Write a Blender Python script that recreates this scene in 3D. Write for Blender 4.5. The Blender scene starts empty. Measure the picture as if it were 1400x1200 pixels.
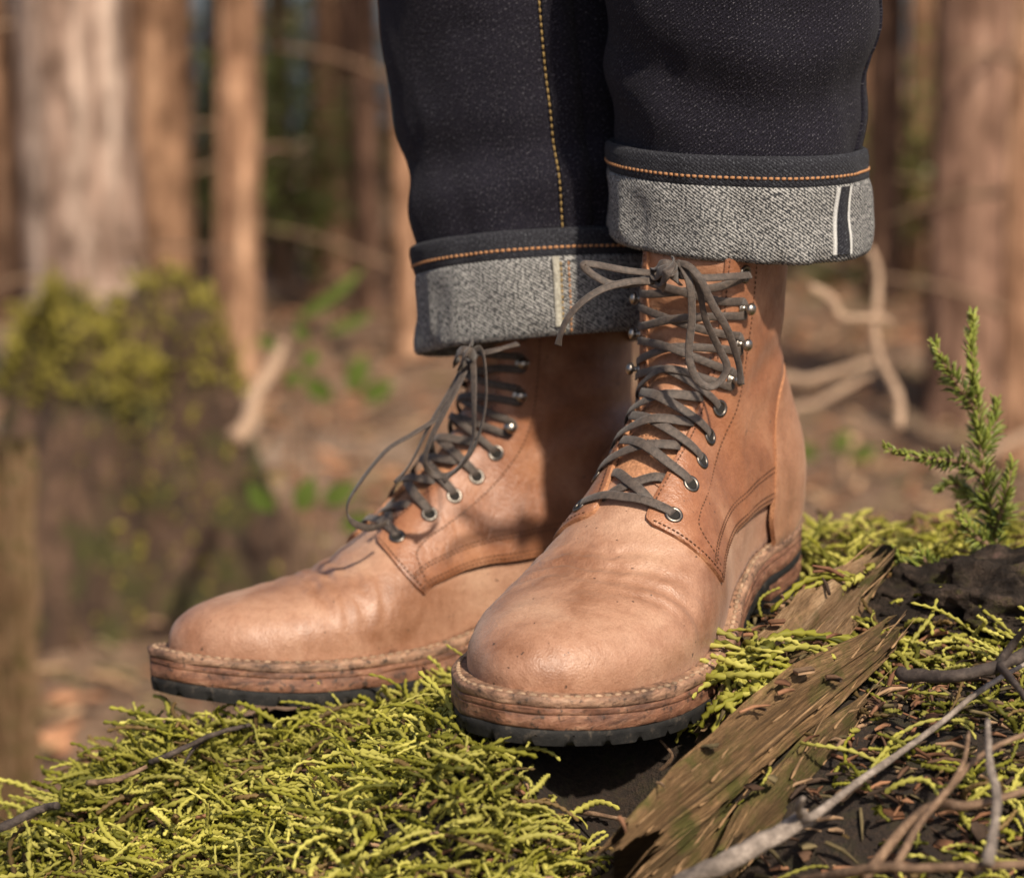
import bpy, math, random
import numpy as np
from mathutils import Vector, Matrix, Quaternion
from mathutils.geometry import delaunay_2d_cdt

R = math.radians
rng = np.random.default_rng(7)
random.seed(7)
SC = bpy.context.scene
COL = SC.collection

# ------------------------------------------------------------------ camera, sky, sun, exposure
CAM_LOC = Vector((0.0, -1.0, 0.30))
PITCH = 9.6
cam = bpy.data.cameras.new("camera")
cam_ob = bpy.data.objects.new("camera", cam)
COL.objects.link(cam_ob)
cam_ob.location = CAM_LOC
cam_ob.rotation_euler = (R(90 - PITCH), 0, 0)
cam.lens = 85
cam.sensor_width = 36
cam.sensor_fit = 'HORIZONTAL'
cam.clip_start = 0.02
cam.clip_end = 500
cam.dof.use_dof = True
cam.dof.focus_distance = 1.085
cam.dof.aperture_fstop = 7.4
cam.dof.aperture_blades = 0
SC.camera = cam_ob

SUN_DIR = Vector((0.34, -0.72, 0.80)).normalized()      # towards the sun
world = bpy.data.worlds.new("World")
SC.world = world
world.use_nodes = True
wn = world.node_tree.nodes
sky = wn.new('ShaderNodeTexSky')
sky.sky_type = 'NISHITA'
sky.sun_disc = False
sky.air_density = 0.7; sky.dust_density = 2.5; sky.ozone_density = 0.5
sky.sun_elevation = math.asin(SUN_DIR.z)
sky.sun_rotation = math.atan2(SUN_DIR.x, SUN_DIR.y)
world.node_tree.links.new(sky.outputs[0], wn['Background'].inputs[0])
wn['Background'].inputs[1].default_value = 0.10
sun = bpy.data.lights.new("sun", 'SUN')
sun.energy = 4.8
sun.angle = R(2.2)
sun.color = (1.0, 0.88, 0.72)
sun_ob = bpy.data.objects.new("sun", sun)
COL.objects.link(sun_ob)
sun_ob.rotation_euler = SUN_DIR.to_track_quat('Z', 'Y').to_euler()
sun_ob.location = (3, -3, 5)
SC.view_settings.view_transform = 'Standard'
SC.view_settings.look = 'None'
SC.view_settings.exposure = 0.30
SC.view_settings.gamma = 1.0
SC.view_settings.use_curve_mapping = False

# ------------------------------------------------------------------ helpers
def spot(px, py, Y):
    """world point at photo position (px,py) of 1400x1200 lying on the vertical plane y=Y"""
    f = 85 / 36 * 1400
    d = Vector(((px - 700) / f, 1.0, -(py - 600) / f))
    p = R(PITCH)
    d = Vector((d.x, d.y * math.cos(p) + d.z * math.sin(p), -d.y * math.sin(p) + d.z * math.cos(p)))
    k = (Y - CAM_LOC.y) / d.y
    return CAM_LOC + d * k

def on_z(px, py, z):
    a = spot(px, py, 0.0)
    d = a - CAM_LOC
    return CAM_LOC + d * ((z - CAM_LOC.z) / d.z)

def sstep(a, b, x):
    t = np.clip((np.asarray(x, float) - a) / (b - a), 0, 1)
    return t * t * (3 - 2 * t)

def pchip(xs, ys):
    """monotone cubic interpolation"""
    xs = np.asarray(xs, float); ys = np.asarray(ys, float)
    h = np.diff(xs); dl = np.diff(ys) / h
    m = np.zeros_like(ys)
    m[0], m[-1] = dl[0], dl[-1]
    for i in range(1, len(xs) - 1):
        if dl[i - 1] * dl[i] > 0:
            w1, w2 = 2 * h[i] + h[i - 1], h[i] + 2 * h[i - 1]
            m[i] = (w1 + w2) / (w1 / dl[i - 1] + w2 / dl[i])
    def f(x):
        x = np.clip(np.asarray(x, float), xs[0], xs[-1])
        i = np.clip(np.searchsorted(xs, x) - 1, 0, len(h) - 1)
        t = (x - xs[i]) / h[i]
        t2, t3 = t * t, t * t * t
        return ((2 * t3 - 3 * t2 + 1) * ys[i] + (t3 - 2 * t2 + t) * h[i] * m[i]
                + (-2 * t3 + 3 * t2) * ys[i + 1] + (t3 - t2) * h[i] * m[i + 1])
    return f

def crom(pts, n):
    """Catmull-Rom through points, n samples per span"""
    P = np.asarray(pts, float)
    P = np.vstack([2 * P[0] - P[1], P, 2 * P[-1] - P[-2]])
    out = []
    for i in range(1, len(P) - 2):
        a, b, c, d = P[i - 1], P[i], P[i + 1], P[i + 2]
        for k in range(n):
            t = k / n
            out.append(0.5 * ((2 * b) + (c - a) * t + (2 * a - 5 * b + 4 * c - d) * t * t + (-a + 3 * b - 3 * c + d) * t ** 3))
    out.append(P[-2])
    return np.array(out)

_h = np.random.default_rng(3).random((64, 64, 64)).astype(np.float32)
def vnoise(p):
    """smooth value noise in -1..1 for an (n,3) array"""
    p = np.asarray(p, float)
    i = np.floor(p).astype(int); f = p - i
    f = f * f * (3 - 2 * f)
    r = 0
    for dx in (0, 1):
        for dy in (0, 1):
            for dz_ in (0, 1):
                w = (f[..., 0] if dx else 1 - f[..., 0]) * (f[..., 1] if dy else 1 - f[..., 1]) * (f[..., 2] if dz_ else 1 - f[..., 2])
                r = r + w * _h[(i[..., 0] + dx) % 64, (i[..., 1] + dy) % 64, (i[..., 2] + dz_) % 64]
    return r * 2 - 1

def fbm(p, o=4):
    p = np.asarray(p, float)
    s, a, r = 1.0, 1.0, 0
    for k in range(o):
        r = r + a * vnoise(p * s + 7.3 * k)
        s *= 2.03; a *= 0.5
    return r

def empty(name, loc=(0, 0, 0), rot=(0, 0, 0)):
    o = bpy.data.objects.new(name, None)
    COL.objects.link(o)
    o.location = loc; o.rotation_euler = rot
    o.empty_display_size = 0.02
    return o

def tag(o, label=None, cat=None, group=None, kind=None):
    if label: o['label'] = label
    if cat: o['category'] = cat
    if group: o['group'] = group
    if kind: o['kind'] = kind
    return o

def mk(name, v, f, mat=None, parent=None, smooth=True, mats=None, midx=None, angle=None, uv=None):
    me = bpy.data.meshes.new(name)
    v = np.asarray(v, float)
    me.from_pydata(v.tolist() if len(v) else [], [], [tuple(int(i) for i in q) for q in f])
    for m in (mats or [mat]):
        if m: me.materials.append(m)
    if midx is not None:
        me.polygons.foreach_set('material_index', np.asarray(midx, np.int32))
    if smooth:
        me.polygons.foreach_set('use_smooth', np.ones(len(me.polygons), bool))
    if angle:
        me.set_sharp_from_angle(angle=R(angle))
    if uv is not None:
        ul = me.uv_layers.new(name='uv')
        li = np.zeros(len(me.loops), np.int32); me.loops.foreach_get('vertex_index', li)
        ul.data.foreach_set('uv', np.asarray(uv, np.float32)[li].ravel())
    me.update()
    o = bpy.data.objects.new(name, me)
    COL.objects.link(o)
    if parent: o.parent = parent
    return o

def mk_big(name, v, faces, mat, col=None, parent=None):
    """fast mesh from numpy arrays; faces (n,k); col = per-vertex colour attribute"""
    me = bpy.data.meshes.new(name)
    n, k = faces.shape
    me.vertices.add(len(v)); me.vertices.foreach_set('co', np.ascontiguousarray(v, np.float32).ravel())
    me.loops.add(n * k); me.loops.foreach_set('vertex_index', np.ascontiguousarray(faces, np.int32).ravel())
    me.polygons.add(n)
    me.polygons.foreach_set('loop_start', np.arange(0, n * k, k, dtype=np.int32))
    me.polygons.foreach_set('loop_total', np.full(n, k, np.int32))
    me.update(calc_edges=True)
    me.polygons.foreach_set('use_smooth', np.ones(n, bool))
    if col is not None:
        a = me.color_attributes.new('tint', 'FLOAT_COLOR', 'POINT')
        c = np.ones((len(v), 4), np.float32); c[:, :col.shape[1]] = col
        a.data.foreach_set('color', c.ravel())
    me.materials.append(mat)
    o = bpy.data.objects.new(name, me)
    COL.objects.link(o)
    if parent: o.parent = parent
    return o

def ring_faces(nr, n, closed=True):
    f = []
    for i in range(nr - 1):
        for j in range(n if closed else n - 1):
            a, b = i * n + j, i * n + (j + 1) % n
            f.append((a, b, b + n, a + n))
    return f

def tube(path, rad, sides=8, wob=0.0, seed=0, caps=True, flat=None):
    """tube along path (n,3); rad scalar or array. returns v,f"""
    P = np.asarray(path, float); n = len(P)
    rad = np.broadcast_to(np.asarray(rad, float), (n,))
    T = np.gradient(P, axis=0); T /= np.linalg.norm(T, axis=1)[:, None] + 1e-12
    N = np.zeros_like(P)
    a = np.array([0, 0, 1.0]) if abs(T[0][2]) < 0.9 else np.array([1.0, 0, 0])
    v = np.cross(T[0], a); v /= np.linalg.norm(v)
    for i in range(n):
        v = v - T[i] * np.dot(v, T[i]); v /= np.linalg.norm(v) + 1e-12
        N[i] = v
    B = np.cross(T, N)
    th = np.arange(sides) * 2 * math.pi / sides
    V = P[:, None, :] + rad[:, None, None] * (np.cos(th)[None, :, None] * N[:, None, :] + np.sin(th)[None, :, None] * B[:, None, :])
    if wob:
        V = P[:, None, :] + (V - P[:, None, :]) * (1 + wob * fbm(np.stack([np.cos(th)[None, :] * 1.3 + 0 * rad[:, None], np.sin(th)[None, :] * 1.3 + 0 * rad[:, None],
              np.arange(n)[:, None] * 0.35 + 0 * th[None, :] + seed * 3.1], -1), 3))[..., None]
    V = V.reshape(-1, 3)
    f = ring_faces(n, sides)
    if caps:
        f.append(tuple(range(sides))[::-1]); f.append(tuple((n - 1) * sides + k for k in range(sides)))
    return V, f

class MB:
    """collects several shapes into one mesh"""
    def __init__(s): s.v = []; s.f = []; s.n = 0; s.m = []
    def add(s, v, f, m=0):
        v = np.asarray(v, float); s.v.append(v)
        s.f += [tuple(i + s.n for i in q) for q in f]; s.m += [m] * len(f); s.n += len(v)
    def build(s, name, mat, parent=None, **k):
        if isinstance(mat, (list, tuple)):
            return mk(name, np.vstack(s.v), s.f, None, parent, mats=mat, midx=s.m, **k)
        return mk(name, np.vstack(s.v), s.f, mat, parent, **k)

# ------------------------------------------------------------------ materials
def nodes(name):
    m = bpy.data.materials.new(name); m.use_nodes = True
    nt = m.node_tree
    return m, nt, nt.nodes['Principled BSDF']

def N(nt, t, **k):
    n = nt.nodes.new(t)
    for a, b in k.items(): setattr(n, a, b)
    return n

def ramp(nt, fac, stops):
    r = N(nt, 'ShaderNodeValToRGB')
    e = r.color_ramp.elements
    while len(e) > 1: e.remove(e[-1])
    e[0].position = stops[0][0]; e[0].color = (*stops[0][1], 1)
    for p, c in stops[1:]:
        x = e.new(p); x.color = (*c, 1)
    nt.links.new(fac, r.inputs[0])
    return r.outputs[0]

def noise(nt, co, scale, detail=4, rough=0.55, dist=0.0):
    n = N(nt, 'ShaderNodeTexNoise')
    n.inputs['Scale'].default_value = scale; n.inputs['Detail'].default_value = detail
    n.inputs['Roughness'].default_value = rough; n.inputs['Distortion'].default_value = dist
    if co is not None: nt.links.new(co, n.inputs['Vector'])
    return n.outputs[0]

def mapping(nt, src, scale=(1, 1, 1), rot=(0, 0, 0)):
    mp = N(nt, 'ShaderNodeMapping')
    mp.inputs['Scale'].default_value = scale; mp.inputs['Rotation'].default_value = rot
    nt.links.new(src, mp.inputs['Vector'])
    return mp.outputs[0]

def coord(nt, which='Object'):
    return N(nt, 'ShaderNodeTexCoord').outputs[which]

def mixc(nt, fac, a, b, mode='MIX'):
    m = N(nt, 'ShaderNodeMix', data_type='RGBA', blend_type=mode)
    for s, x in ((m.inputs[0], fac), (m.inputs[6], a), (m.inputs[7], b)):
        if isinstance(x, (int, float)): s.default_value = x
        elif isinstance(x, tuple): s.default_value = (*x, 1) if len(x) == 3 else x
        else: nt.links.new(x, s)
    return m.outputs[2]

def math_(nt, op, a, b=0.0, c=None):
    m = N(nt, 'ShaderNodeMath', operation=op)
    for s, x in zip(m.inputs, (a, b, c)):
        if x is None: continue
        if isinstance(x, (int, float)): s.default_value = x
        else: nt.links.new(x, s)
    return m.outputs[0]

def bump(nt, bs, h, strength=0.3, dist=0.001):
    b = N(nt, 'ShaderNodeBump')
    b.inputs['Strength'].default_value = strength; b.inputs['Distance'].default_value = dist
    nt.links.new(h, b.inputs['Height'])
    nt.links.new(b.outputs[0], bs.inputs['Normal'])
    return b

def simple(name, col, rough=0.6, metal=0.0, var=0.25, scale=200, spec=0.4, bstr=0.0):
    m, nt, bs = nodes(name)
    co = coord(nt)
    n = noise(nt, co, scale, 5)
    c = tuple(col)
    nt.links.new(ramp(nt, n, [(0.25, tuple(x * (1 - var) for x in c)), (0.75, tuple(min(1, x * (1 + var)) for x in c))]), bs.inputs['Base Color'])
    bs.inputs['Roughness'].default_value = rough; bs.inputs['Metallic'].default_value = metal
    bs.inputs['Specular IOR Level'].default_value = spec
    if bstr: bump(nt, bs, n, bstr, 0.001)
    return m

def leather(name, base, dark, light, rough=0.44):
    m, nt, bs = nodes(name)
    co = coord(nt)
    n1 = noise(nt, co, 26, 5, 0.6, 0.4)
    n2 = noise(nt, co, 95, 6, 0.65, 0.8)
    c = ramp(nt, n1, [(0.30, dark), (0.48, base), (0.72, light)])
    c = mixc(nt, math_(nt, 'MULTIPLY', ramp(nt, n2, [(0.52, (0, 0, 0)), (0.72, (1, 1, 1))]), 0.35), c, dark)
    # scuffs and little dirt flecks
    sp = noise(nt, co, 300, 2, 0.5)
    c = mixc(nt, ramp(nt, sp, [(0.725, (0, 0, 0)), (0.75, (1, 1, 1))]), c, (0.07, 0.035, 0.02))
    # faint drawn-out streaks
    st = noise(nt, mapping(nt, co, (40, 160, 160), (0, 0, 0.4)), 1.0, 4, 0.6)
    c = mixc(nt, math_(nt, 'MULTIPLY', ramp(nt, st, [(0.55, (0, 0, 0)), (0.8, (1, 1, 1))]), 0.25), c, light)
    g1_ = noise(nt, co, 1300, 3, 0.7); g2_ = noise(nt, co, 420, 4, 0.65)
    c = mixc(nt, 1.0, c, ramp(nt, math_(nt, 'ADD', math_(nt, 'MULTIPLY', g1_, 0.6), math_(nt, 'MULTIPLY', g2_, 0.4)), [(0.36, (0.82, 0.79, 0.76)), (0.5, (1.0, 1.0, 1.0)), (0.64, (1.12, 1.14, 1.16))]), 'MULTIPLY')
    nt.links.new(c, bs.inputs['Base Color'])
    r = ramp(nt, n2, [(0.3, (rough - 0.08,) * 3), (0.75, (rough + 0.14,) * 3)])
    nt.links.new(r, bs.inputs['Roughness'])
    bs.inputs['Specular IOR Level'].default_value = 0.5
    bs.inputs['Sheen Weight'].default_value = 0.06
    vo = N(nt, 'ShaderNodeTexVoronoi'); vo.inputs['Scale'].default_value = 1000
    nt.links.new(co, vo.inputs['Vector'])
    fine = noise(nt, co, 900, 4, 0.6)
    cr = noise(nt, mapping(nt, co, (130, 26, 60)), 1.0, 4, 0.6, 1.2)
    h = math_(nt, 'ADD', math_(nt, 'MULTIPLY', vo.outputs[0], 0.30), math_(nt, 'MULTIPLY', fine, 0.40))
    h = math_(nt, 'ADD', h, math_(nt, 'MULTIPLY', cr, 0.9))
    h = math_(nt, 'ADD', h, math_(nt, 'MULTIPLY', n2, 1.0))
    bump(nt, bs, h, 0.5, 0.0009)
    return m

M = {}
M['leather'] = leather('leather', (0.330, 0.174, 0.107), (0.205, 0.090, 0.046), (0.43, 0.26, 0.172))
M['quarter'] = leather('quarter_leather', (0.245, 0.096, 0.043), (0.155, 0.055, 0.022), (0.36, 0.17, 0.09), 0.40)
M['counter'] = leather('counter_leather', (0.32, 0.15, 0.08), (0.21, 0.09, 0.043), (0.42, 0.23, 0.135))  # lighter than the quarters: sunlight on the heel is put into this colour
M['tongue'] = leather('tongue_leather', (0.33, 0.155, 0.082), (0.22, 0.09, 0.042), (0.42, 0.225, 0.13), 0.42)
M['edge'] = simple('raw_edge', (0.36, 0.17, 0.085), 0.85, var=0.4, scale=700, bstr=0.6)
M['thread'] = simple('seam_thread', (0.085, 0.035, 0.016), 0.7, scale=900)
M['welt_thread'] = simple('welt_thread', (0.28, 0.185, 0.118), 0.85, scale=160, var=0.7, bstr=0.5)
M['metal'] = simple('antique_metal', (0.17, 0.15, 0.13), 0.38, 1.0, 0.4, 500)
M['hook'] = simple('worn_stud_metal', (0.42, 0.38, 0.33), 0.34, 1.0, 0.35, 500)
M['hole'] = simple('eyelet_hole', (0.012, 0.010, 0.008), 0.9)
M['lining'] = simple('boot_lining', (0.25, 0.13, 0.07), 0.8)

def lace_mat():
    m, nt, bs = nodes('waxed_lace')
    co = coord(nt)
    n = noise(nt, co, 500, 5)
    nt.links.new(ramp(nt, n, [(0.3, (0.030, 0.021, 0.016)), (0.7, (0.088, 0.064, 0.049))]), bs.inputs['Base Color'])
    bs.inputs['Roughness'].default_value = 0.62
    bs.inputs['Sheen Weight'].default_value = 0.15
    w = noise(nt, co, 1800, 2)
    bump(nt, bs, w, 0.6, 0.0005)
    return m
M['lace'] = lace_mat()

def sole_leather(name, a, b, c):
    m, nt, bs = nodes(name)
    co = coord(nt)
    s = noise(nt, mapping(nt, co, (90, 90, 260)), 1.0, 6, 0.7, 0.3)
    n = noise(nt, co, 70, 6, 0.65)
    col = ramp(nt, s, [(0.25, b), (0.5, a), (0.75, c)])
    col = mixc(nt, ramp(nt, n, [(0.48, (0, 0, 0)), (0.68, (0.8, 0.8, 0.8))]), col, b)
    d = noise(nt, co, 260, 5, 0.7)
    col = mixc(nt, ramp(nt, d, [(0.54, (0, 0, 0)), (0.64, (0.95, 0.95, 0.95))]), col, (0.035, 0.02, 0.013))
    d2 = noise(nt, mapping(nt, co, (34, 34, 150)), 1.0, 5, 0.7)
    col = mixc(nt, ramp(nt, d2, [(0.5, (0, 0, 0)), (0.66, (0.8, 0.8, 0.8))]), col, tuple(x * 0.5 for x in b))
    nt.links.new(col, bs.inputs['Base Color'])
    bs.inputs['Roughness'].default_value = 0.62
    bump(nt, bs, math_(nt, 'ADD', s, math_(nt, 'MULTIPLY', d, 0.7)), 0.7, 0.0015)
    return m
M['welt'] = sole_leather('welt_leather', (0.30, 0.165, 0.10), (0.10, 0.055, 0.035), (0.44, 0.28, 0.18))
M['midsole'] = sole_leather('midsole_leather', (0.21, 0.092, 0.05), (0.085, 0.034, 0.02), (0.36, 0.205, 0.125))

def rubber():
    m, nt, bs = nodes('black_rubber')
    co = coord(nt)
    n = noise(nt, co, 120, 6, 0.7)
    c = ramp(nt, n, [(0.35, (0.008, 0.008, 0.008)), (0.58, (0.018, 0.017, 0.016)), (0.75, (0.10, 0.08, 0.06))])
    nt.links.new(c, bs.inputs['Base Color'])
    bs.inputs['Roughness'].default_value = 0.75; bs.inputs['Specular IOR Level'].default_value = 0.25
    bump(nt, bs, n, 0.6, 0.0015)
    return m
M['rubber'] = rubber()

# ------------------------------------------------------------------ the boots
# local frame in centimetres: x heel to toe, y lateral(+)/medial(-) for the left foot, z up from the welt
XT = 29.1
LAT = pchip([0, 5, 8, 12, 16, 19, 21, 23, 25.2, 26.9, 28.05, 28.75, XT],
            [3.2, 3.15, 3.1, 3.5, 4.35, 4.85, 4.95, 4.75, 4.1, 3.2, 2.1, 1.15, 0.0])
MED = pchip([0, 5, 8, 12, 16, 19, 21, 23, 25.2, 26.9, 28.05, 28.75, XT],
            [3.2, 3.15, 2.9, 2.95, 3.65, 4.3, 4.5, 4.45, 4.0, 3.2, 2.2, 1.25, 0.0])
HTOP = pchip([0, 4, 6.5, 8, 9.2, 9.8, 10.2, 10.45, 10.7, 11.0, 11.5, 12.2, 13.2, 15, 17, 19.0, 21.0, 23.0, 25.0, 26.6, 27.8, 28.6, 28.95, XT],
             [95, 75, 42, 31, 25, 22.5, 20.6, 18.0, 15.5, 13.2, 11.5, 10.5, 9.55, 8.1, 6.5, 5.1, 4.2, 3.7, 3.2, 2.7, 2.1, 1.4, 0.75, 0.0])
BACK = pchip([0, 1, 2.5, 4.5, 6.5, 8.3, 10, 14, 18, 24], [0.25, -0.3, -0.6, -0.2, 0.8, 2.0, 2.35, 2.1, 1.6, 1.2])
BW = pchip([0, 2, 4, 7, 9.5, 12, 16, 20, 24], [3.2, 3.25, 3.0, 2.6, 2.5, 2.7, 3.05, 3.3, 3.5])
ZTOP = 18.9

def half_width(x, z, side):
    x = np.asarray(x, float); z = np.asarray(z, float)
    xb = BACK(z); xc = 5.0 + 1.2 * sstep(4, 12, z)
    Wf = np.where(side > 0, LAT(x), MED(x))
    bulge = 1 + 0.045 * np.sin(np.clip(z / 4.5, 0, 1) * math.pi) * sstep(10, 18, x)
    # foot width high up narrows into the shaft
    s = sstep(0.8, 6.5, z) * (1 - sstep(10, 19, x))
    B = Wf * bulge * (1 - s) + BW(z) * s
    u = np.clip((xc - x) / np.maximum(xc - xb, 0.1), 0, 1.0)
    B = B * np.where(x < xc, np.sqrt(np.clip(1 - u ** 2.25, 0, 1)), 1.0)
    q = np.clip(z / np.maximum(HTOP(x), 1e-3), 0, 1)
    p = 2.15 + 0.95 * sstep(11.5, 15, x) - 0.6 * sstep(21, 26, x)
    return B * np.sqrt(np.clip(1 - q ** p, 0, 1))

def inside(x, y, z):
    w = half_width(x, z, np.where(y >= 0, 1, -1))
    return (np.abs(y) < w) & (z > 0) & (x < XT) & (x > BACK(z))

def lift(x):
    x = np.asarray(x, float)
    return 1.5 * (1 - sstep(7, 17.5, x)) + 0.9 * np.clip((x - 19.5) / 9, 0, 1.2) ** 2

class Upper:
    """table of rings over the foot and up the shaft: S(t,d), t = length along the ridge from the toe, d = length round from the ridge"""
    def __init__(s):
        C, E2 = [], []
        xk, Rk, zc = 19.0, 13.0, 2.6
        zk = zc + Rk
        xs = XT - 0.015 - (XT - xk) * (np.linspace(0, 1, 150) ** 1.6)
        for x in xs:
            C.append((x, min(zc, float(HTOP(x)) * 0.45))); E2.append((0, 1))
        for a in np.linspace(0, 1, 70)[1:]:
            an = a * math.pi / 2
            d = np.array([math.sin(an), math.cos(an)])     # towards K
            C.append((xk - Rk * d[0], zk - Rk * d[1])); E2.append(tuple(d))
        for z in np.linspace(zk, ZTOP, 26)[1:]:
            C.append((xk - Rk, z)); E2.append((1, 0))
        C = np.array(C); E2 = np.array(E2)
        nt_, na = len(C), 120
        th = np.linspace(-math.pi, math.pi, 2 * na + 1)     # 0 = ridge
        D = np.zeros((nt_, len(th), 3))
        D[..., 0] = np.cos(th)[None] * E2[:, 0][:, None]
        D[..., 2] = np.cos(th)[None] * E2[:, 1][:, None]
        D[..., 1] = np.sin(th)[None]
        O = np.zeros((nt_, 1, 3)); O[:, 0, 0] = C[:, 0]; O[:, 0, 2] = C[:, 1]
        # march then bisect for the first exit
        r = np.full(D.shape[:2], 1e-4); step = 0.06
        alive = np.ones_like(r, bool)
        for k in range(420):
            P = O + D * (r + step)[..., None]
            ins = inside(P[..., 0], P[..., 1], P[..., 2]) & alive
            r = np.where(ins, r + step, r); alive = ins
            if not alive.any(): break
        lo, hi = r, r + step
        for k in range(26):
            m_ = (lo + hi) / 2
            P = O + D * m_[..., None]
            ins = inside(P[..., 0], P[..., 1], P[..., 2])
            lo = np.where(ins, m_, lo); hi = np.where(ins, hi, m_)
        P = O + D * lo[..., None]
        s.flat = P.copy()
        P[..., 2] += lift(P[..., 0])
        s.P = P; s.th = th
        mid = na
        ridge = P[:, mid]
        s.t = np.concatenate([[0], np.cumsum(np.linalg.norm(np.diff(ridge, axis=0), axis=1))])
        seg = np.linalg.norm(np.diff(P, axis=1), axis=2)
        cum = np.concatenate([np.zeros((nt_, 1)), np.cumsum(seg, axis=1)], axis=1)
        s.d = cum - cum[:, mid][:, None]
        nv = np.cross(np.gradient(P, axis=1), np.gradient(P, axis=0))
        nv /= np.linalg.norm(nv, axis=2)[..., None] + 1e-9
        cen = O.copy(); 
        sign = np.sign(np.sum(nv * D, axis=2)); sign[sign == 0] = 1
        s.N = nv * sign[..., None]
        s.ridge = ridge
    def S(s, t, d):
        t = np.atleast_1d(np.asarray(t, float)); d = np.atleast_1d(np.asarray(d, float))
        i = np.clip(np.searchsorted(s.t, t) - 1, 0, len(s.t) - 2)
        a = np.clip((t - s.t[i]) / (s.t[i + 1] - s.t[i] + 1e-9), 0, 1)
        def row(ii):
            out = np.zeros((len(ii), 3)); nn = np.zeros((len(ii), 3))
            for u in np.unique(ii):
                k = ii == u
                for c in range(3):
                    out[k, c] = np.interp(d[k], s.d[u], s.P[u, :, c])
                    nn[k, c] = np.interp(d[k], s.d[u], s.N[u, :, c])
            return out, nn
        p0, n0 = row(i); p1, n1 = row(i + 1)
        p = p0 + (p1 - p0) * a[:, None]; n = n0 + (n1 - n0) * a[:, None]
        n /= np.linalg.norm(n, axis=1)[:, None] + 1e-9
        return p, n
    def dmax(s, t, sgn=1):
        e = s.d[:, -1] if sgn > 0 else -s.d[:, 0]
        return np.interp(t, s.t, e)
    def t_ridge(s, x=None, z=None):
        if x is not None:
            return float(np.interp(-x, -s.flat[:, 120, 0], s.t))
        return float(np.interp(z, s.flat[150:, 120, 2], s.t[150:]))
    def find(s, x, z, sgn):
        """(t,d) of the surface point seen from the side at x, z (z above the welt line)"""
        f = s.flat
        q = (f[..., 0] - x) ** 2 + (f[..., 2] - z) ** 2
        q = np.where((f[..., 1] * sgn > 0.3), q, 1e9)
        i, j = np.unravel_index(np.argmin(q), q.shape)
        return s.t[i], s.d[i, j]

UP = Upper()
CM = 0.01

def patch(U, poly, h):
    """triangulate polygon in (t,d) with interior grid points"""
    poly = np.asarray(poly, float)
    # resample outline
    pts = []
    for a, b in zip(poly, np.roll(poly, -1, axis=0)):
        n = max(1, int(np.linalg.norm(b - a) / h))
        for k in range(n): pts.append(a + (b - a) * k / n)
    pts = np.array(pts); nb = len(pts)
    lo, hi = pts.min(0), pts.max(0)
    gx, gy = np.meshgrid(np.arange(lo[0] + h / 2, hi[0], h), np.arange(lo[1] + h / 2, hi[1], h))
    g = np.stack([gx.ravel(), gy.ravel()], 1)
    # inside test and keep off the outline
    inn = np.zeros(len(g), bool)
    for a, b in zip(pts, np.roll(pts, -1, axis=0)):
        c = ((a[1] > g[:, 1]) != (b[1] > g[:, 1]))
        with np.errstate(divide='ignore', invalid='ignore'):
            xx = (b[0] - a[0]) * (g[:, 1] - a[1]) / (b[1] - a[1] + 1e-12) + a[0]
        inn ^= c & (g[:, 0] < xx)
    g = g[inn]
    dm = np.min(np.linalg.norm(g[:, None, :] - pts[None, ::1, :], axis=2), axis=1) if len(g) else np.zeros(0)
    g = g[dm > h * 0.45]
    allp = [Vector(p) for p in np.vstack([pts, g])]
    edges = [(i, (i + 1) % nb) for i in range(nb)]
    v, e, f, ov, oe, of = delaunay_2d_cdt(allp, edges, [], 1, 1e-6)
    v = np.array([tuple(p) for p in v])
    # boundary loop again
    cnt = {}
    for q in f:
        for a, b in zip(q, q[1:] + q[:1]): cnt[(a, b)] = 1
    bd = [(a, b) for (a, b) in cnt if (b, a) not in cnt]
    return v, [tuple(q) for q in f], bd

def shell(U, name, poly, h, top, bot, mats, parent, disp=None, mir=1):
    v, f, bd = patch(U, poly, h)
    P, Nn = U.S(v[:, 0], v[:, 1])
    t_ = np.full(len(v), float(top))
    if disp is not None: t_ = t_ + disp(v[:, 0], v[:, 1], P)
    isb = np.zeros(len(v), bool)
    for a, b in bd: isb[a] = True
    t_[isb] -= 0.04
    A = P + Nn * t_[:, None]; B = P + Nn * bot
    # orientation
    q = f[len(f) // 2]
    nn = np.cross(A[q[1]] - A[q[0]], A[q[2]] - A[q[0]])
    flip = np.dot(nn, Nn[q[0]]) < 0
    n = len(v)
    F, mi = [], []
    for q in f:
        F.append(q[::-1] if flip else q); mi.append(0)
        qq = tuple(i + n for i in q); F.append(qq if flip else qq[::-1]); mi.append(1)
    for a, b in bd:
        w = (a, b, b + n, a + n)
        F.append(w if flip else w[::-1]); mi.append(1)
    V = np.vstack([A, B]) * CM
    V[:, 1] *= mir
    if mir < 0: F = [q[::-1] for q in F]
    return mk(name, V, F, None, parent, mats=mats, midx=mi, angle=50)

def stitches(U, mb, line, pitch, length, w, hgt, off, mir, base=0.0):
    """stitches along a (t,d) polyline, measured in centimetres on the surface"""
    L = np.asarray(line, float)
    P, Nn = U.S(L[:, 0], L[:, 1])
    P = P + Nn * off
    s = np.concatenate([[0], np.cumsum(np.linalg.norm(np.diff(P, axis=0), axis=1))])
    k = 0.0
    while k + length < s[-1]:
        pa = np.array([np.interp(k, s, P[:, c]) for c in range(3)])
        pb = np.array([np.interp(k + length, s, P[:, c]) for c in range(3)])
        nn = np.array([np.interp(k + length / 2, s, Nn[:, c]) for c in range(3)])
        bead(mb, pa, pb, nn, w, hgt, mir)
        k += pitch * random.uniform(0.95, 1.05)

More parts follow.
